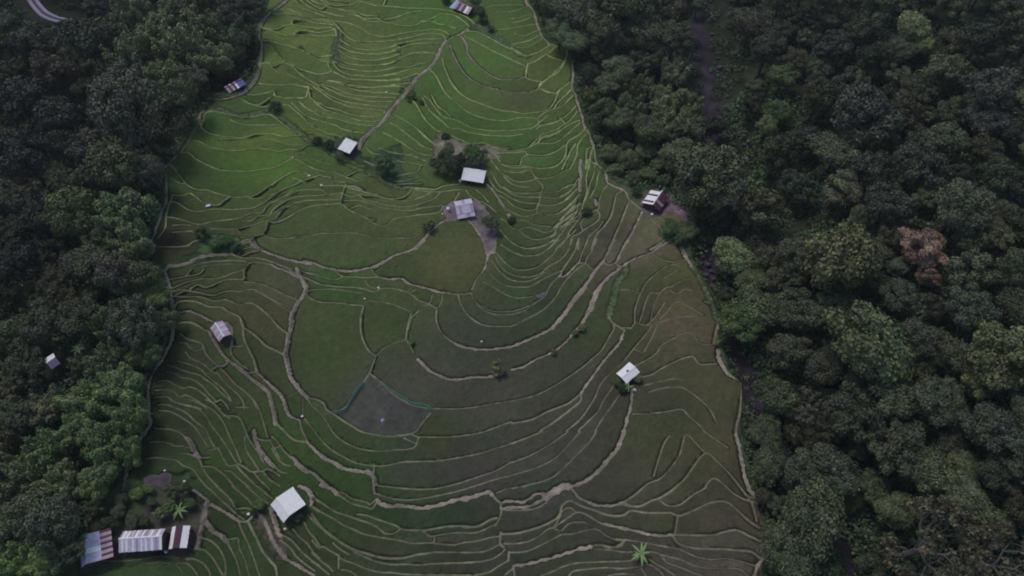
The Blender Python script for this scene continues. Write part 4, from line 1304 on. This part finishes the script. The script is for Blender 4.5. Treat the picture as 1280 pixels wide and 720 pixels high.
def bare(seed, dens):
    r = random.Random(seed); m = MB(); tips = []
    def br(p, d, l, rad, dep):
        q = p+d*l*.5+Vector((r.uniform(-.1, .1), r.uniform(-.1, .1), 0))*l; e = p+d*l
        m.tube([p, q, e], [rad, rad*.8, rad*.55], 5)
        if dep == 0: tips.append(e); return
        for _ in range(3 if dep > 1 else 3):
            nd = (d+Vector((r.uniform(-1, 1), r.uniform(-1, 1), r.uniform(-.25, .45)))*.85).normalized()
            br(e, nd, l*r.uniform(.6, .85), rad*.55, dep-1)
    m.tube([(0, 0, BASEZ), (.03, 0, -.6), (0, 0, -.25)], [.075, .06, .055], 7)
    for i in range(5):
        a = 2*PI*i/5+r.uniform(-.3, .3); br(Vector((0, 0, -.3)), Vector((math.cos(a), math.sin(a), r.uniform(.5, 1.2))).normalized(), .48, .036, 3)
    L = [(t.x, t.y, t.z, .1, .7) for t in tips]
    return crown_mesh('sparse foliage', L, dens, .06, seed, cv=.2), mb_mesh(m, 'bare limbs', M_PALE)
PROTO['bare'] = [bare(s+200, d) for s, d in ((1, 2600), (2, 3400))]
KWORD = {'broad': 'broadleaf tree', 'fine': 'fine-leaved tree', 'open': 'loose-crowned tree', 'bamboo': 'bamboo clump', 'bare': 'half-bare tree'}
KNAME = {'broad': 'forest_tree', 'fine': 'forest_tree', 'open': 'forest_tree', 'bamboo': 'bamboo_clump', 'bare': 'half_bare_tree'}
FG = GAIN*.55
def tree(kind, u, v, dpx, col, label, cat, name, group=None, hgt=None, i=0):
    # crown centre seen at pixel (u, v); stands on the terrain below
    p = hit([(u, v)], 0, terrain_z)[0]; dist = float((p-CAM)@FW); R = dpx/2*dist/F
    hc = R*1.25 if hgt is None else hgt
    p = hit([(u, v)], hc, terrain_z)[0]; gz = float(ground_z(p[0], p[1])[0])
    pr = PROTO[kind]; cm, tm = pr[i % len(pr)]
    rz = random.uniform(0, 2*PI); t = thing(name, label, cat, (p[0], p[1], gz), rz, group)
    s = R/.98; sz = s*random.uniform(.75, 1.35); ex = random.uniform(.84, 1.18)
    c = link('crown' if kind != 'bamboo' else 'leaf_plumes', cm, t); c.scale = (s*ex, s/ex, sz); c.location = (0, 0, -BASEZ*hc/1.25)
    lu = sum(col)/3; cc = [(q*.78+lu*.22)*(1.13 if kind == 'bamboo' else 1) for q in col]; c.color = rgba((cc[0]*1.06, cc[1]*.99, cc[2]*.88), FG)
    k = link('trunk' if kind != 'bamboo' else 'culms', tm, t); k.scale = (s, s, hc/1.25); k.location = (0, 0, -BASEZ*hc/1.25)
    return t, p, R
ALLT = []                                     # u, v, d, kind, colour for the forest
MAN = '''1152,312,60,open,94,80,76;1158,348,30,open,88,76,73;1040,330,84,broad,60,69,48;1078,432,92,broad,54,69,47;1140,36,44,broad,72,88,60;915,325,52,broad,66,84,56;938,352,40,broad,58,74,50;945,388,60,broad,50,64,44;926,402,56,fine,50,72,42;
882,222,84,fine,56,66,50;852,196,46,broad,58,70,48;842,206,30,broad,56,70,48;1160,684,96,bare,52,56,47;1252,704,84,bare,51,54,47;1008,508,44,bare,56,60,56;1200,262,74,fine,52,64,52;1240,118,74,fine,46,52,48;1078,150,84,fine,42,50,46;1040,60,56,fine,40,46,42;
1250,452,86,open,54,66,46;1225,478,50,open,58,70,44;1140,425,60,fine,46,56,46;1110,260,60,fine,46,56,50;1235,150,60,fine,40,48,48;1180,180,50,broad,48,62,44;978,100,36,broad,52,72,44;974,142,30,broad,52,76,44;1000,320,60,fine,48,56,46;1090,215,50,fine,44,54,48;
1210,390,60,fine,46,60,50;1010,650,80,broad,44,58,42;985,690,70,broad,46,60,44;1035,590,70,fine,46,58,48;1000,600,60,fine,44,54,46;1120,640,50,broad,52,66,46;1160,590,56,broad,52,66,46;1200,620,60,broad,50,62,46;1230,655,50,broad,50,62,44;1120,560,70,fine,46,56,44;
1060,520,70,fine,44,54,44;1170,500,70,fine,44,56,44;1240,540,70,fine,44,54,46;970,500,50,broad,48,62,44;955,540,44,broad,46,58,42;960,580,44,broad,44,56,42;985,440,56,fine,50,60,48;1000,390,64,fine,50,60,46;1120,370,50,fine,44,54,46;1270,340,60,fine,48,62,44;
720,22,56,broad,50,62,50;770,18,62,broad,50,62,46;700,42,34,broad,56,76,52;716,54,36,broad,58,78,52;690,12,34,broad,54,70,50;752,50,44,broad,48,60,44;800,40,50,broad,50,62,46;770,90,44,broad,54,68,50;753,66,34,fine,50,64,46;
832,120,50,bamboo,56,68,46;800,110,40,bamboo,56,66,46;844,90,42,bamboo,54,64,46;790,135,40,bamboo,56,70,50;858,128,40,bamboo,56,68,46;830,150,44,bamboo,54,66,44;759,108,34,broad,54,70,48;752,142,34,broad,52,70,46;774,150,38,broad,52,68,46;860,160,40,broad,54,68,48;810,165,40,broad,48,62,42;
884,188,26,broad,50,62,44;840,165,36,fine,52,62,46;
168,150,84,fine,54,61,54;150,112,74,fine,49,57,50;125,60,60,broad,44,56,46;195,45,60,bamboo,58,72,50;160,70,60,bamboo,56,70,50;230,55,60,bamboo,60,74,52;260,30,56,bamboo,56,68,50;205,90,56,bamboo,56,72,46;215,20,60,bamboo,54,68,48;265,70,50,bamboo,58,72,50;285,45,44,bamboo,56,70,50;
225,130,44,broad,52,66,48;190,118,40,broad,54,70,46;240,100,40,fine,56,66,56;300,20,48,fine,46,52,46;150,210,70,broad,54,66,44;185,215,50,fine,52,60,54;120,190,60,fine,42,48,46;150,262,70,bamboo,50,70,46;95,270,64,broad,52,68,42;165,300,56,bamboo,50,66,46;110,330,50,broad,46,58,44;
150,345,60,fine,56,62,54;180,350,44,broad,52,66,46;188,362,34,broad,58,80,46;200,375,30,broad,58,78,44;172,408,62,fine,52,64,54;205,400,34,bamboo,50,66,44;130,400,50,bamboo,50,68,44;100,400,56,fine,46,56,44;180,440,44,bamboo,52,68,46;130,450,50,bamboo,50,66,46;
150,480,56,bamboo,54,74,46;110,500,60,bamboo,52,74,44;160,520,50,bamboo,54,76,46;90,540,56,bamboo,50,70,44;130,555,60,bamboo,52,72,44;60,560,60,bamboo,50,70,44;160,560,40,bamboo,56,76,46;20,520,50,broad,46,58,42;30,590,60,bamboo,50,66,44;75,600,56,bamboo,52,68,46;115,600,50,bamboo,54,72,46;
70,655,70,fine,50,64,54;30,650,60,broad,50,62,46;20,700,56,bamboo,56,80,46;50,705,50,bamboo,54,76,44;85,690,44,fine,46,58,48;35,460,50,fine,44,54,42;20,420,50,broad,46,60,40;60,400,60,fine,44,52,42;30,330,60,fine,38,44,42;60,270,60,fine,38,46,42;30,200,70,fine,34,40,40;
75,90,56,open,52,53,46;50,60,60,fine,44,54,46;4,30,40,broad,44,56,44;120,12,38,fine,42,50,44;30,130,64,fine,38,44,44;80,150,60,fine,38,44,42'''
for q in MAN.replace('\n', '').split(';'):
    a = q.split(','); ALLT.append((float(a[0]), float(a[1]), float(a[2]), a[3], tuple(float(c) for c in a[4:7])))
Fp = [tuple(p) for p in FIELD]
def in_poly(P, x, y):
    c = False; n = len(P)
    for i in range(n):
        x0, y0 = P[i]; x1, y1 = P[(i+1) % n]
        if (y0 > y) != (y1 > y) and x < (x1-x0)*(y-y0)/(y1-y0)+x0: c = not c
    return c
def edge_d(x, y): return min(seg_d(Fp[i], Fp[(i+1) % len(Fp)], x, y) for i in range(len(Fp)))
def seg_d(a, b, x, y):
    L = (b[0]-a[0])**2+(b[1]-a[1])**2+1e-9; t = max(0, min(1, ((x-a[0])*(b[0]-a[0])+(y-a[1])*(b[1]-a[1]))/L))
    return math.hypot(x-a[0]-t*(b[0]-a[0]), y-a[1]-t*(b[1]-a[1]))
GAPS = [(892, 40, 16), (898, 90, 24), (904, 120, 24), (925, 180, 24), (930, 210, 20), (885, 330, 14), (880, 300, 18), (895, 350, 14), (930, 462, 26), (918, 445, 16), (1062, 660, 20), (1070, 680, 16), (988, 290, 22), (1035, 275, 14), (1120, 395, 34),
        (66, 452, 17), (63, 470, 12), (292, 107, 18), (60, 12, 24), (80, 24, 22), (100, 24, 12), (94, 48, 14), (600, -20, 60), (817, 250, 34), (790, 205, 48), (840, 292, 30), (770, 215, 30), (750, 195, 18), (815, 222, 22), (40, 0, 20), (130, 195, 8), (1300, 300, 1), (210, 140, 14), (185, 330, 10)]
LIGHTSP = lambda u, v: (u < 200 and v > 430) or (130 < u < 330 and v < 110) or (760 < u < 880 and 70 < v < 180)
rnd = random.Random(5)
for pas, (dmin, dmax) in enumerate(((46, 66), (34, 48), (26, 36))):
    for _ in range(5200):
        if len(ALLT) >= (225, 292, 345)[pas]: break
        u = rnd.uniform(-14, 1294); v = rnd.uniform(-14, 734); d = rnd.uniform(dmin, dmax)*(1.0 if v > 200 else .88)
        if in_poly(Fp, u, v) or edge_d(u, v) < d*.36: continue
        if any(math.hypot(u-g[0], v-g[1]) < g[2]+d*.42 for g in GAPS): continue
        if v < 245 and min(seg_d(STREAM[i], STREAM[i+1], u, v) for i in range(6)) < d*.45+(14 if u > 900 else 5): continue
        if any(math.hypot(u-t[0], v-t[1]) < (d+t[2])*.37 for t in ALLT): continue
        if u < 640:
            kind = 'bamboo' if LIGHTSP(u, v) and rnd.random() < .7 else rnd.choice(['fine', 'broad', 'fine'])
            k = .82 if (u < 110 and v < 430) else 1.0; col = (50*k, 62*k, 45*k)
        else:
            kind = 'bamboo' if LIGHTSP(u, v) and rnd.random() < .7 else rnd.choice(['fine', 'broad', 'fine', 'open', 'broad'])
            k = .9; col = (48*k, 60*k, 45*k)
            if rnd.random() < .12: col = (62, 76, 46)
        j = rnd.uniform(.74, 1.24); w = rnd.uniform(-4, 5); b_ = rnd.uniform(-5, 5)
        ALLT.append((u, v, d, kind, (col[0]*j+w, col[1]*j, col[2]*j+b_)))
# labels: each one placed by its nearest landmark, direction and rank
LM = [((1152, 318), 'the reddish-brown tree'), ((65, 452), 'the lone forest hut'), ((292, 107), 'the violet-blue roofed hut'), ((817, 250), 'the striped-roof hut'), ((70, 14), 'the two-track road bend'),
      ((897, 90), 'the upper stream gap'), ((926, 455), 'the dark stream pool'), ((1062, 660), 'the lower stream gap'), ((1160, 684), 'the big half-bare tree'), ((1140, 36), 'the pale round tree'),
      ((118, 686), 'the leftmost farmyard shed'), ((1240, 118), 'the big grey crown'), ((1250, 452), 'the yellow-flecked crown'), ((188, 365), 'the bright left-path trees'),
      ((168, 150), 'the blue-grey crown'), ((1078, 432), 'the broadest bright crown'), ((208, 240), 'the left path bend'), ((180, 520), 'the lower left path'), ((0, 300), 'the left picture edge'), ((1000, 200), 'the upper right forest glade'),
      ((1280, 600), 'the lower right picture edge'), ((720, 60), 'the upper right field corner'), ((30, 590), 'the lower left bamboo thicket'), ((30, 200), 'the dark left hollow')]
def tone(c):
    r, g, b_ = c; lum = .3*r+.6*g+.1*b_
    if r > g: return 'reddish-brown' if r > 90 else 'brownish'
    if g-r > 16 and lum > 58: return 'bright green'
    if abs(g-b_) < 9: return 'grey-green' if lum > 46 else 'dark grey-green'
    if lum > 62: return 'light olive'
    return 'mid green' if lum > 52 else 'dark green'
ORD = ['nearest', 'second', 'third', 'fourth', 'fifth', 'sixth', 'seventh', 'eighth', 'ninth', 'tenth', 'eleventh', 'twelfth', 'thirteenth', 'fourteenth', 'fifteenth', 'sixteenth']
def direc(dx, dy):
    a = math.degrees(math.atan2(-dy, dx)) % 360
    return ['right of', 'upper right of', 'above', 'upper left of', 'left of', 'lower left of', 'below', 'lower right of'][int(((a+22.5) % 360)//45)]
SPECIAL = {0: 'reddish-brown loose-crowned tree standing out in the right forest', 3: 'olive broad-crowned tree left of the reddish-brown tree', 4: 'broad bright-topped round tree, biggest crown in the right forest',
           5: 'pale green round tree near the top of the right forest', 13: 'large grey half-bare tree with pale limbs at lower right', 16: 'big grey-green crown at the upper right edge'}
cells = {}
for n_, (u, v, d, kind, c) in enumerate(ALLT):
    if n_ in SPECIAL: continue
    k = min(range(len(LM)), key=lambda q: math.hypot(u-LM[q][0][0], v-LM[q][0][1])+(30 if math.hypot(u-LM[q][0][0], v-LM[q][0][1]) < 12 else 0))
    dx, dy = u-LM[k][0][0], v-LM[k][0][1]; cells.setdefault((k, direc(dx, dy), KWORD[kind]), []).append((math.hypot(dx, dy), n_))
LAB = dict(SPECIAL)
for (k, dr, kw), lst in cells.items():
    lst.sort()
    for r_, (_, n_) in enumerate(lst):
        c = ALLT[n_][4]; sz = 'large' if ALLT[n_][2] > 58 else ('small' if ALLT[n_][2] < 36 else 'mid-sized')
        LAB[n_] = f"{sz} {tone(c)} {kw}" + (f", {ORD[r_]} one {dr} {LM[k][1]}" if len(lst) > 1 else f" {dr} {LM[k][1]}")
ctr = {}
for n_, (u, v, d, kind, c) in enumerate(ALLT):
    ctr[kind] = ctr.get(kind, 0)+1
    cat = 'bamboo' if kind == 'bamboo' else 'tree'
    tree(kind, u, v, d*1.08, c, LAB[n_], cat, KNAME[kind], 'bamboo clumps of the forest' if kind == 'bamboo' else 'trees of the forest', i=ctr[kind]*3+n_ % 2)
# small trees and shrubs in and beside the field
SM = [(555, 196, 18, 'broad', (42, 56, 42), 'leftmost dark tree of the grove above the long white hut'), (566, 207, 20, 'broad', (40, 54, 42), 'dark tree at the lower side of the grove above the long white hut'),
 (575, 200, 18, 'fine', (38, 52, 40), 'dark round tree in the middle of the grove'), (546, 205, 16, 'broad', (42, 58, 42), 'small dark tree at the left foot of the grove'), (590, 192, 20, 'broad', (54, 80, 46), 'bright green tree in the right half of the grove'),
 (600, 198, 16, 'open', (62, 80, 66), 'pale grey-green tree behind the long white hut roof'), (563, 188, 12, 'broad', (44, 62, 42), 'small tree on the bare patch of the grove'), (557, 172, 12, 'fine', (40, 54, 40), 'topmost small dark tree of the grove'),
 (584, 205, 14, 'fine', (42, 58, 44), 'low tree touching the left end of the long white roof'), (604, 192, 12, 'broad', (44, 62, 44), 'small dark tree at the right end of the grove'), (556, 213, 14, 'broad', (38, 54, 38), 'lowest dark tree of the grove by the bund'), (572, 213, 12, 'fine', (40, 54, 42), 'dark tree left of the long white hut'),
 (482, 204, 24, 'bamboo', (52, 72, 52), 'blue-green bamboo clump in the field right of the small square hut'), (614, 279, 20, 'broad', (48, 60, 46), 'tree on the right side of the brown yard'), (639, 275, 10, 'broad', (40, 54, 42), 'small round bush at the end of the pink path'),
 (622, 461, 21, 'open', (74, 84, 60), 'loose pale bush growing on the brown ring path'), (376, 60, 9, 'open', (78, 92, 60), 'tiny pale bush in the top left field'), (345, 133, 14, 'fine', (46, 58, 48), 'dark bush where the grassy gully bends'),
 (253, 292, 18, 'open', (60, 74, 48), 'olive bush at the left end of the green hedge patch'), (270, 305, 16, 'broad', (50, 78, 50), 'left shrub of the dense green patch above the tan path'), (283, 303, 18, 'broad', (46, 78, 48), 'bright middle shrub of the dense green patch above the tan path'), (296, 308, 14, 'broad', (50, 76, 48), 'right shrub of the dense green patch above the tan path'),
 (397, 177, 14, 'fine', (40, 54, 44), 'dark shrub left of the small square hut, upper one'), (412, 182, 14, 'fine', (42, 58, 46), 'dark shrub touching the left wall of the small square hut'), (425, 197, 12, 'broad', (46, 64, 48), 'shrub below the small square hut'), (536, 284, 16, 'open', (56, 66, 50), 'thin grey-green bush on the path left of the yard'), (514, 121, 12, 'broad', (56, 80, 44), 'bright shrub beside the diagonal path'), (527, 128, 8, 'open', (60, 80, 46), 'smaller shrub right of the bright shrub by the diagonal path'),
 (733, 265, 12, 'broad', (50, 66, 44), 'bush between two light bunds left of the striped hut'), (836, 288, 24, 'broad', (46, 72, 42), 'bright green bush below the striped-roof hut'), (850, 300, 18, 'broad', (52, 70, 46), 'green bush at the tip of the field below the striped hut'), (862, 290, 24, 'broad', (50, 66, 46), 'rounded bush right of the path below the striped hut'),
 (771, 478, 11, 'broad', (60, 80, 48), 'left plant below the white roof with the dark patch'), (797, 474, 11, 'broad', (64, 86, 50), 'right plant below the white roof with the dark patch'), (778, 486, 14, 'fine', (36, 50, 36), 'dark bush under the hut with the dark roof patch'),
 (515, 428, 9, 'broad', (66, 86, 52), 'little bush at the upper end of the brown ring path'), (727, 411, 10, 'broad', (60, 78, 48), 'upper little bush on the outer ring path'), (718, 417, 9, 'broad', (60, 76, 48), 'middle little bush on the outer ring path'), (692, 441, 8, 'open', (66, 80, 52), 'lowest little bush on the outer ring path'),
 (763, 194, 24, 'broad', (64, 78, 56), 'pale shrub just right of the field edge path'), (785, 203, 26, 'broad', (66, 78, 56), 'wide pale shrub in the scrub above the striped hut'), (806, 192, 24, 'broad', (60, 76, 52), 'upper right pale shrub of the scrub above the striped hut'), (770, 214, 18, 'broad', (62, 78, 54), 'low pale shrub by the path bend above the striped hut'), (792, 226, 18, 'broad', (52, 70, 48), 'darker shrub left of the striped hut'),
 (810, 218, 22, 'broad', (58, 76, 50), 'bright shrub directly above the striped hut'), (826, 206, 22, 'broad', (54, 72, 48), 'shrub between the striped hut and the large grey-green crown'), (782, 186, 18, 'fine', (50, 64, 48), 'dark shrub at the top of the pale scrub'), (748, 176, 12, 'broad', (58, 76, 50), 'small shrub on the right field edge where a pale path starts'), (830, 228, 18, 'broad', (50, 68, 46), 'shrub touching the right side of the striped hut'),
 (795, 240, 12, 'broad', (46, 70, 48), 'low dark green hedge bush left of the striped roof'),
 (172, 618, 16, 'broad', (62, 86, 44), 'bright bush left of the bare purple garden bed'), (186, 611, 13, 'broad', (58, 84, 46), 'bright bush just below the bare purple garden bed'), (214, 616, 18, 'open', (58, 74, 50), 'grey-green fruit tree right of the purple garden bed'), (231, 612, 16, 'open', (54, 66, 50), 'dark fruit tree at the right side of the garden'),
 (201, 642, 16, 'open', (64, 86, 52), 'pale fruit tree in the middle of the garden above the longest shed'), (190, 628, 12, 'broad', (48, 68, 42), 'low bush in the centre of the farmyard garden'), (212, 634, 16, 'open', (60, 80, 50), 'fruit tree above the white shed with the maroon strip'), (238, 630, 14, 'broad', (52, 76, 44), 'bush at the right path of the garden'), (226, 628, 12, 'fine', (46, 62, 44), 'small dark bush in the right half of the garden'),
 (150, 642, 18, 'broad', (48, 60, 46), 'grey-green bush left in the garden near the bamboo'), (166, 650, 18, 'broad', (48, 62, 46), 'bush above the left end of the longest shed'), (181, 652, 14, 'broad', (46, 60, 44), 'bush above the middle of the longest shed'), (136, 656, 20, 'fine', (44, 58, 44), 'dark bush above the gap between the left and the longest shed'), (152, 625, 16, 'fine', (46, 58, 46), 'bush between the bamboo and the bright garden bush'),
 (325, 631, 14, 'broad', (58, 82, 42), 'bright bush left of the largest white-roofed hut'), (318, 640, 9, 'fine', (38, 50, 38), 'little dark bush at the path left of the largest hut'), (372, 646, 14, 'open', (46, 52, 56), 'dark greyish shrub in front of the largest white-roofed hut'),
 (594, 3, 14, 'broad', (54, 84, 46), 'bright tree right behind the maroon-roofed house'), (600, 14, 16, 'fine', (40, 56, 38), 'dark tree at the right end of the maroon-roofed house'), (605, 25, 12, 'broad', (54, 70, 52), 'shrub at the upper end of the grassy gully'), (898, 427, 12, 'broad', (62, 84, 46), 'yellow-green bush at the right field edge above the pink path'), (558, 1, 12, 'fine', (50, 60, 46), 'grey-green shrub left of the maroon-roofed house'), (614, 36, 10, 'open', (66, 80, 62), 'small pale shrub in the grassy gully below the maroon-roofed house')]
for n_, (u, v, d, kind, c, lab) in enumerate(SM):
    small = d < 13
    tree(kind, u, v, d*1.15, c, lab, 'bamboo' if kind == 'bamboo' else ('tree' if 'tree' in lab.split(' of ')[0] else 'shrub'), 'bamboo_clump' if kind == 'bamboo' else ('small_tree' if 'tree' in lab else 'shrub'), None, hgt=None if 'tree' in lab or kind == 'bamboo' else d/2*.21*.75, i=n_)
# banana plants
M_BAN = mat_flat('banana leaf', (82, 100, 62), .5, .3, .2, 2, g=FG*1.1); M_BAN2 = mat_flat('grey green banana leaf', (70, 86, 66), .5, .3, .2, 2, g=FG)
def banana(u, v, L, nl, mat, label, seed):
    r = random.Random(seed); t = thing('banana_plant', label, 'plant', at(u, v+4), r.uniform(0, 6), 'banana plants')
    m = MB(); m.tube([(0, 0, -.3), (.05, 0, 1.0), (0, 0, 1.9)], [.16, .13, .08], 8); m.build('stem', M_STK, t)
    for i in range(nl):
        a = 2*PI*i/nl+r.uniform(-.3, .3); l = L*r.uniform(.8, 1.15); m = MB(); n = 7; vs = []; ca, sa = math.cos(a), math.sin(a)
        for k in range(n):
            f = k/(n-1); x = l*f; z = 1.8+l*(.55*f-.62*f*f); w = .22*L/2.2*math.sin(PI*min(1, .12+.88*f))**.7
            for s_, dz in ((-1, -.1), (0, .04), (1, -.1)): vs.append((ca*x-sa*w*s_, sa*x+ca*w*s_, z+dz))
        m.add(vs, [(k*3+j, k*3+j+1, k*3+j+4, k*3+j+3) for k in range(n-1) for j in range(2)]); m.build('leaf', mat, t)
banana(800, 690, 2.5, 8, M_BAN, 'bright green long-leaved plant alone on the lower right terraces', 1)
banana(799, 692, 1.5, 5, M_BAN, 'smaller bright plant half hidden in the long-leaved plant', 5)
banana(785, 483, 1.5, 6, M_BAN, 'yellow-green broad-leaved plant at the lower corner of the patched white roof', 2)
banana(228, 636, 2.0, 8, M_BAN, 'bright banana plant above the white shed with the maroon strip', 3)
banana(103, 436, 2.2, 8, M_BAN2, 'grey-green banana plant in the left forest right of the lone hut', 8)
banana(205, 640, 1.9, 7, M_BAN2, 'dull banana plant above the right end of the longest shed', 4)
# undergrowth filling the forest, one mass nobody could count
def forest_pts(n, margin, seed):
    r = np.random.default_rng(seed); uv = np.stack([r.uniform(-margin, 1280+margin, n), r.uniform(-margin, 720+margin*.6, n)], 1)
    P = hit(uv, 0, terrain_z); xl = np.interp(P[:, 1], CY, CXL); xr = np.interp(P[:, 1], CY, CXR); xs = np.interp(P[:, 1], CY, CXS)
    return P[((P[:, 0] < xl-1.5) | (P[:, 0] > xr+1.5)) & (np.abs(P[:, 0]-xs) > 2.3)], r
def clumps(name, P, r, rad, nl, s, base, mat, lift=.3, **props):
    n = len(P); R = r.uniform(*rad, n); d = sph(n*nl, r, -.1); rr = np.repeat(R, nl)
    Q_ = np.repeat(P+np.array([0, 0, lift]), nl, 0)+d*(rr*(.6+.45*r.random(n*nl)))[:, None]*np.array([1, 1, .75])
    V, Q = leaves(Q_, d, np.repeat(R*s, nl), r)
    c = np.repeat((base if np.ndim(base) > 1 else base[None])*np.clip(1+r.normal(size=(n, 1))*.22, .45, 1.8)*(1+r.normal(size=(n, 3))*.06), nl, 0)*np.clip(1+r.normal(size=(n*nl, 1))*.22, .4, 1.9)
    me = mesh_np(name, V, Q, [mat], cols=np.repeat(c, 4, 0)); return link(name, me, **props)
M_UND = mat_vcol('undergrowth leaves', .6, .2, sc=((.12, .75, 1.25),), bd=0)
P, r = forest_pts(26000, 60, 3)
keepr = np.ones(len(P), bool); pu, _ = project(P)
for g in GAPS[:15]: keepr &= np.hypot(pu[:, 0]-g[0], pu[:, 1]-g[1]) > g[2]*.3
rw_ = hit(catmull(pts('20,-45 30,-20 42,2 54,16 68,23 82,25.5 95,25'), 4), 0, terrain_z)
for q in rw_: keepr &= np.hypot(P[:, 0]-q[0], P[:, 1]-q[1]) > 6
for gu, gv, gr in [(66, 452, 22), (292, 107, 13)]: keepr &= np.hypot(pu[:, 0]-gu, pu[:, 1]-gv) > gr
pk = pu[keepr]; bs = np.repeat(alb((42, 54, 38), FG)[None], len(pk), 0)
scr = (np.exp(-((pk[:, 0]-958)/34)**2-((pk[:, 1]-165)/110)**2)+np.exp(-((pk[:, 0]-785)/50)**2-((pk[:, 1]-205)/30)**2))[:, None]
bs = bs*(1-np.clip(scr, 0, 1))+alb((56, 74, 44), FG)*np.clip(scr, 0, 1)
clumps('undergrowth', P[keepr], r, (.8, 2.6), 30, .3, bs, M_UND, kind='stuff')
# ragged growth along the edge of the cleared land
re_ = np.random.default_rng(14); E_ = []
for side, PX in ((-1, LEFT), (1, RIGHT)):
    cw_ = catmull(hit(PX, 0, terrain_z)[:, :2], 8)
    for a, b in zip(cw_[:-1], cw_[1:]):
        L_ = np.linalg.norm(b-a); n_ = int(L_*(4 if side > 0 and 105 < a[1] < 240 else 2.2))
        for _ in range(n_):
            p = a+(b-a)*re_.random(); wd_ = 4.0 if (side > 0 and 105 < p[1] < 240) else 1.5; p = p+np.array([side*abs(re_.normal())*wd_+side*1.0, re_.normal()*.3]); E_.append(p)
E_ = np.array(E_); E_ = np.column_stack([E_, ground_z(E_[:, 0], E_[:, 1])])
pe, _ = project(E_); km = np.ones(len(E_), bool)
for g in ((817, 252, 26), (292, 107, 12), (118, 690, 60), (915, 450, 10)): km &= np.hypot(pe[:, 0]-g[0], pe[:, 1]-g[1]) > g[2]
clumps('edge_scrub', E_[km], re_, (.3, 1.1), 26, .34, alb((60, 75, 47), FG), M_UND, lift=.1, kind='stuff')
# forest beyond the picture
r = np.random.default_rng(9); n = 9000; P = np.stack([r.uniform(-260, 300, n), r.uniform(-50, 400, n)], 1)
z = terrain_z(P[:, 0], P[:, 1]); P = np.column_stack([P, z]); pu, zc = project(P+np.array([0, 0, 6]))
out = (pu[:, 0] < -30) | (pu[:, 0] > 1310) | (pu[:, 1] < -28) | (pu[:, 1] > 760)
xl = np.interp(P[:, 1], CY, CXL); xr = np.interp(P[:, 1], CY, CXR)
P = P[out & ((P[:, 0] < xl-6) | (P[:, 0] > xr+6) | (P[:, 1] > 275))][:1700]
clumps('distant_forest', P, r, (3.5, 6), 170, .14, alb((44, 56, 42), FG), M_UND, lift=3.0, kind='stuff')
# ---------------------------------------------------------------- light
W = bpy.data.worlds.new('World'); S.world = W; W.use_nodes = True; nt = W.node_tree
sky = nt.nodes.new('ShaderNodeTexSky'); sky.sky_type = 'NISHITA'; sky.sun_disc = False
EL, AZM = math.radians(58), math.radians(-35)
sky.sun_elevation = EL; sky.sun_rotation = AZM; sky.air_density = 1.2; sky.dust_density = 1.5; sky.ozone_density = 1.0
bg = nt.nodes['Background']; bg.inputs[1].default_value = .105; nt.links.new(sky.outputs[0], bg.inputs[0])
sun_d = bpy.data.lights.new('sun', 'SUN'); sun = bpy.data.objects.new('sun', sun_d); C.objects.link(sun)
sun_d.energy = 1.35; sun_d.angle = math.radians(18); sun_d.color = (1, .9, .86)
dv_ = Vector((math.sin(AZM)*math.cos(EL), math.cos(AZM)*math.cos(EL), math.sin(EL)))
sun.rotation_euler = dv_.to_track_quat('Z', 'Y').to_euler()
S.view_settings.view_transform = 'Standard'; S.view_settings.look = 'None'; S.view_settings.gamma = 1
S.view_settings.exposure = EXPO
HAZE = .00012
if HAZE:
    m = MB(); m.box((20, 150, 20), (760, 760, 340)); M_hz = bpy.data.materials.new('haze'); M_hz.use_nodes = True; nt = M_hz.node_tree
    nt.nodes.remove(nt.nodes['Principled BSDF']); v = nt.nodes.new('ShaderNodeVolumePrincipled'); v.inputs['Density'].default_value = HAZE; v.inputs['Color'].default_value = (.8, .87, 1, 1); v.inputs['Anisotropy'].default_value = .2
    nt.links.new(v.outputs[0], nt.nodes['Material Output'].inputs['Volume']); m.build('haze', M_hz, kind='stuff')
S.cycles.filter_width = 1.9; S.cycles.volume_max_steps = 64
S.render.engine = 'CYCLES'; S.cycles.use_denoising = True; S.cycles.max_bounces = 4; S.cycles.diffuse_bounces = 2
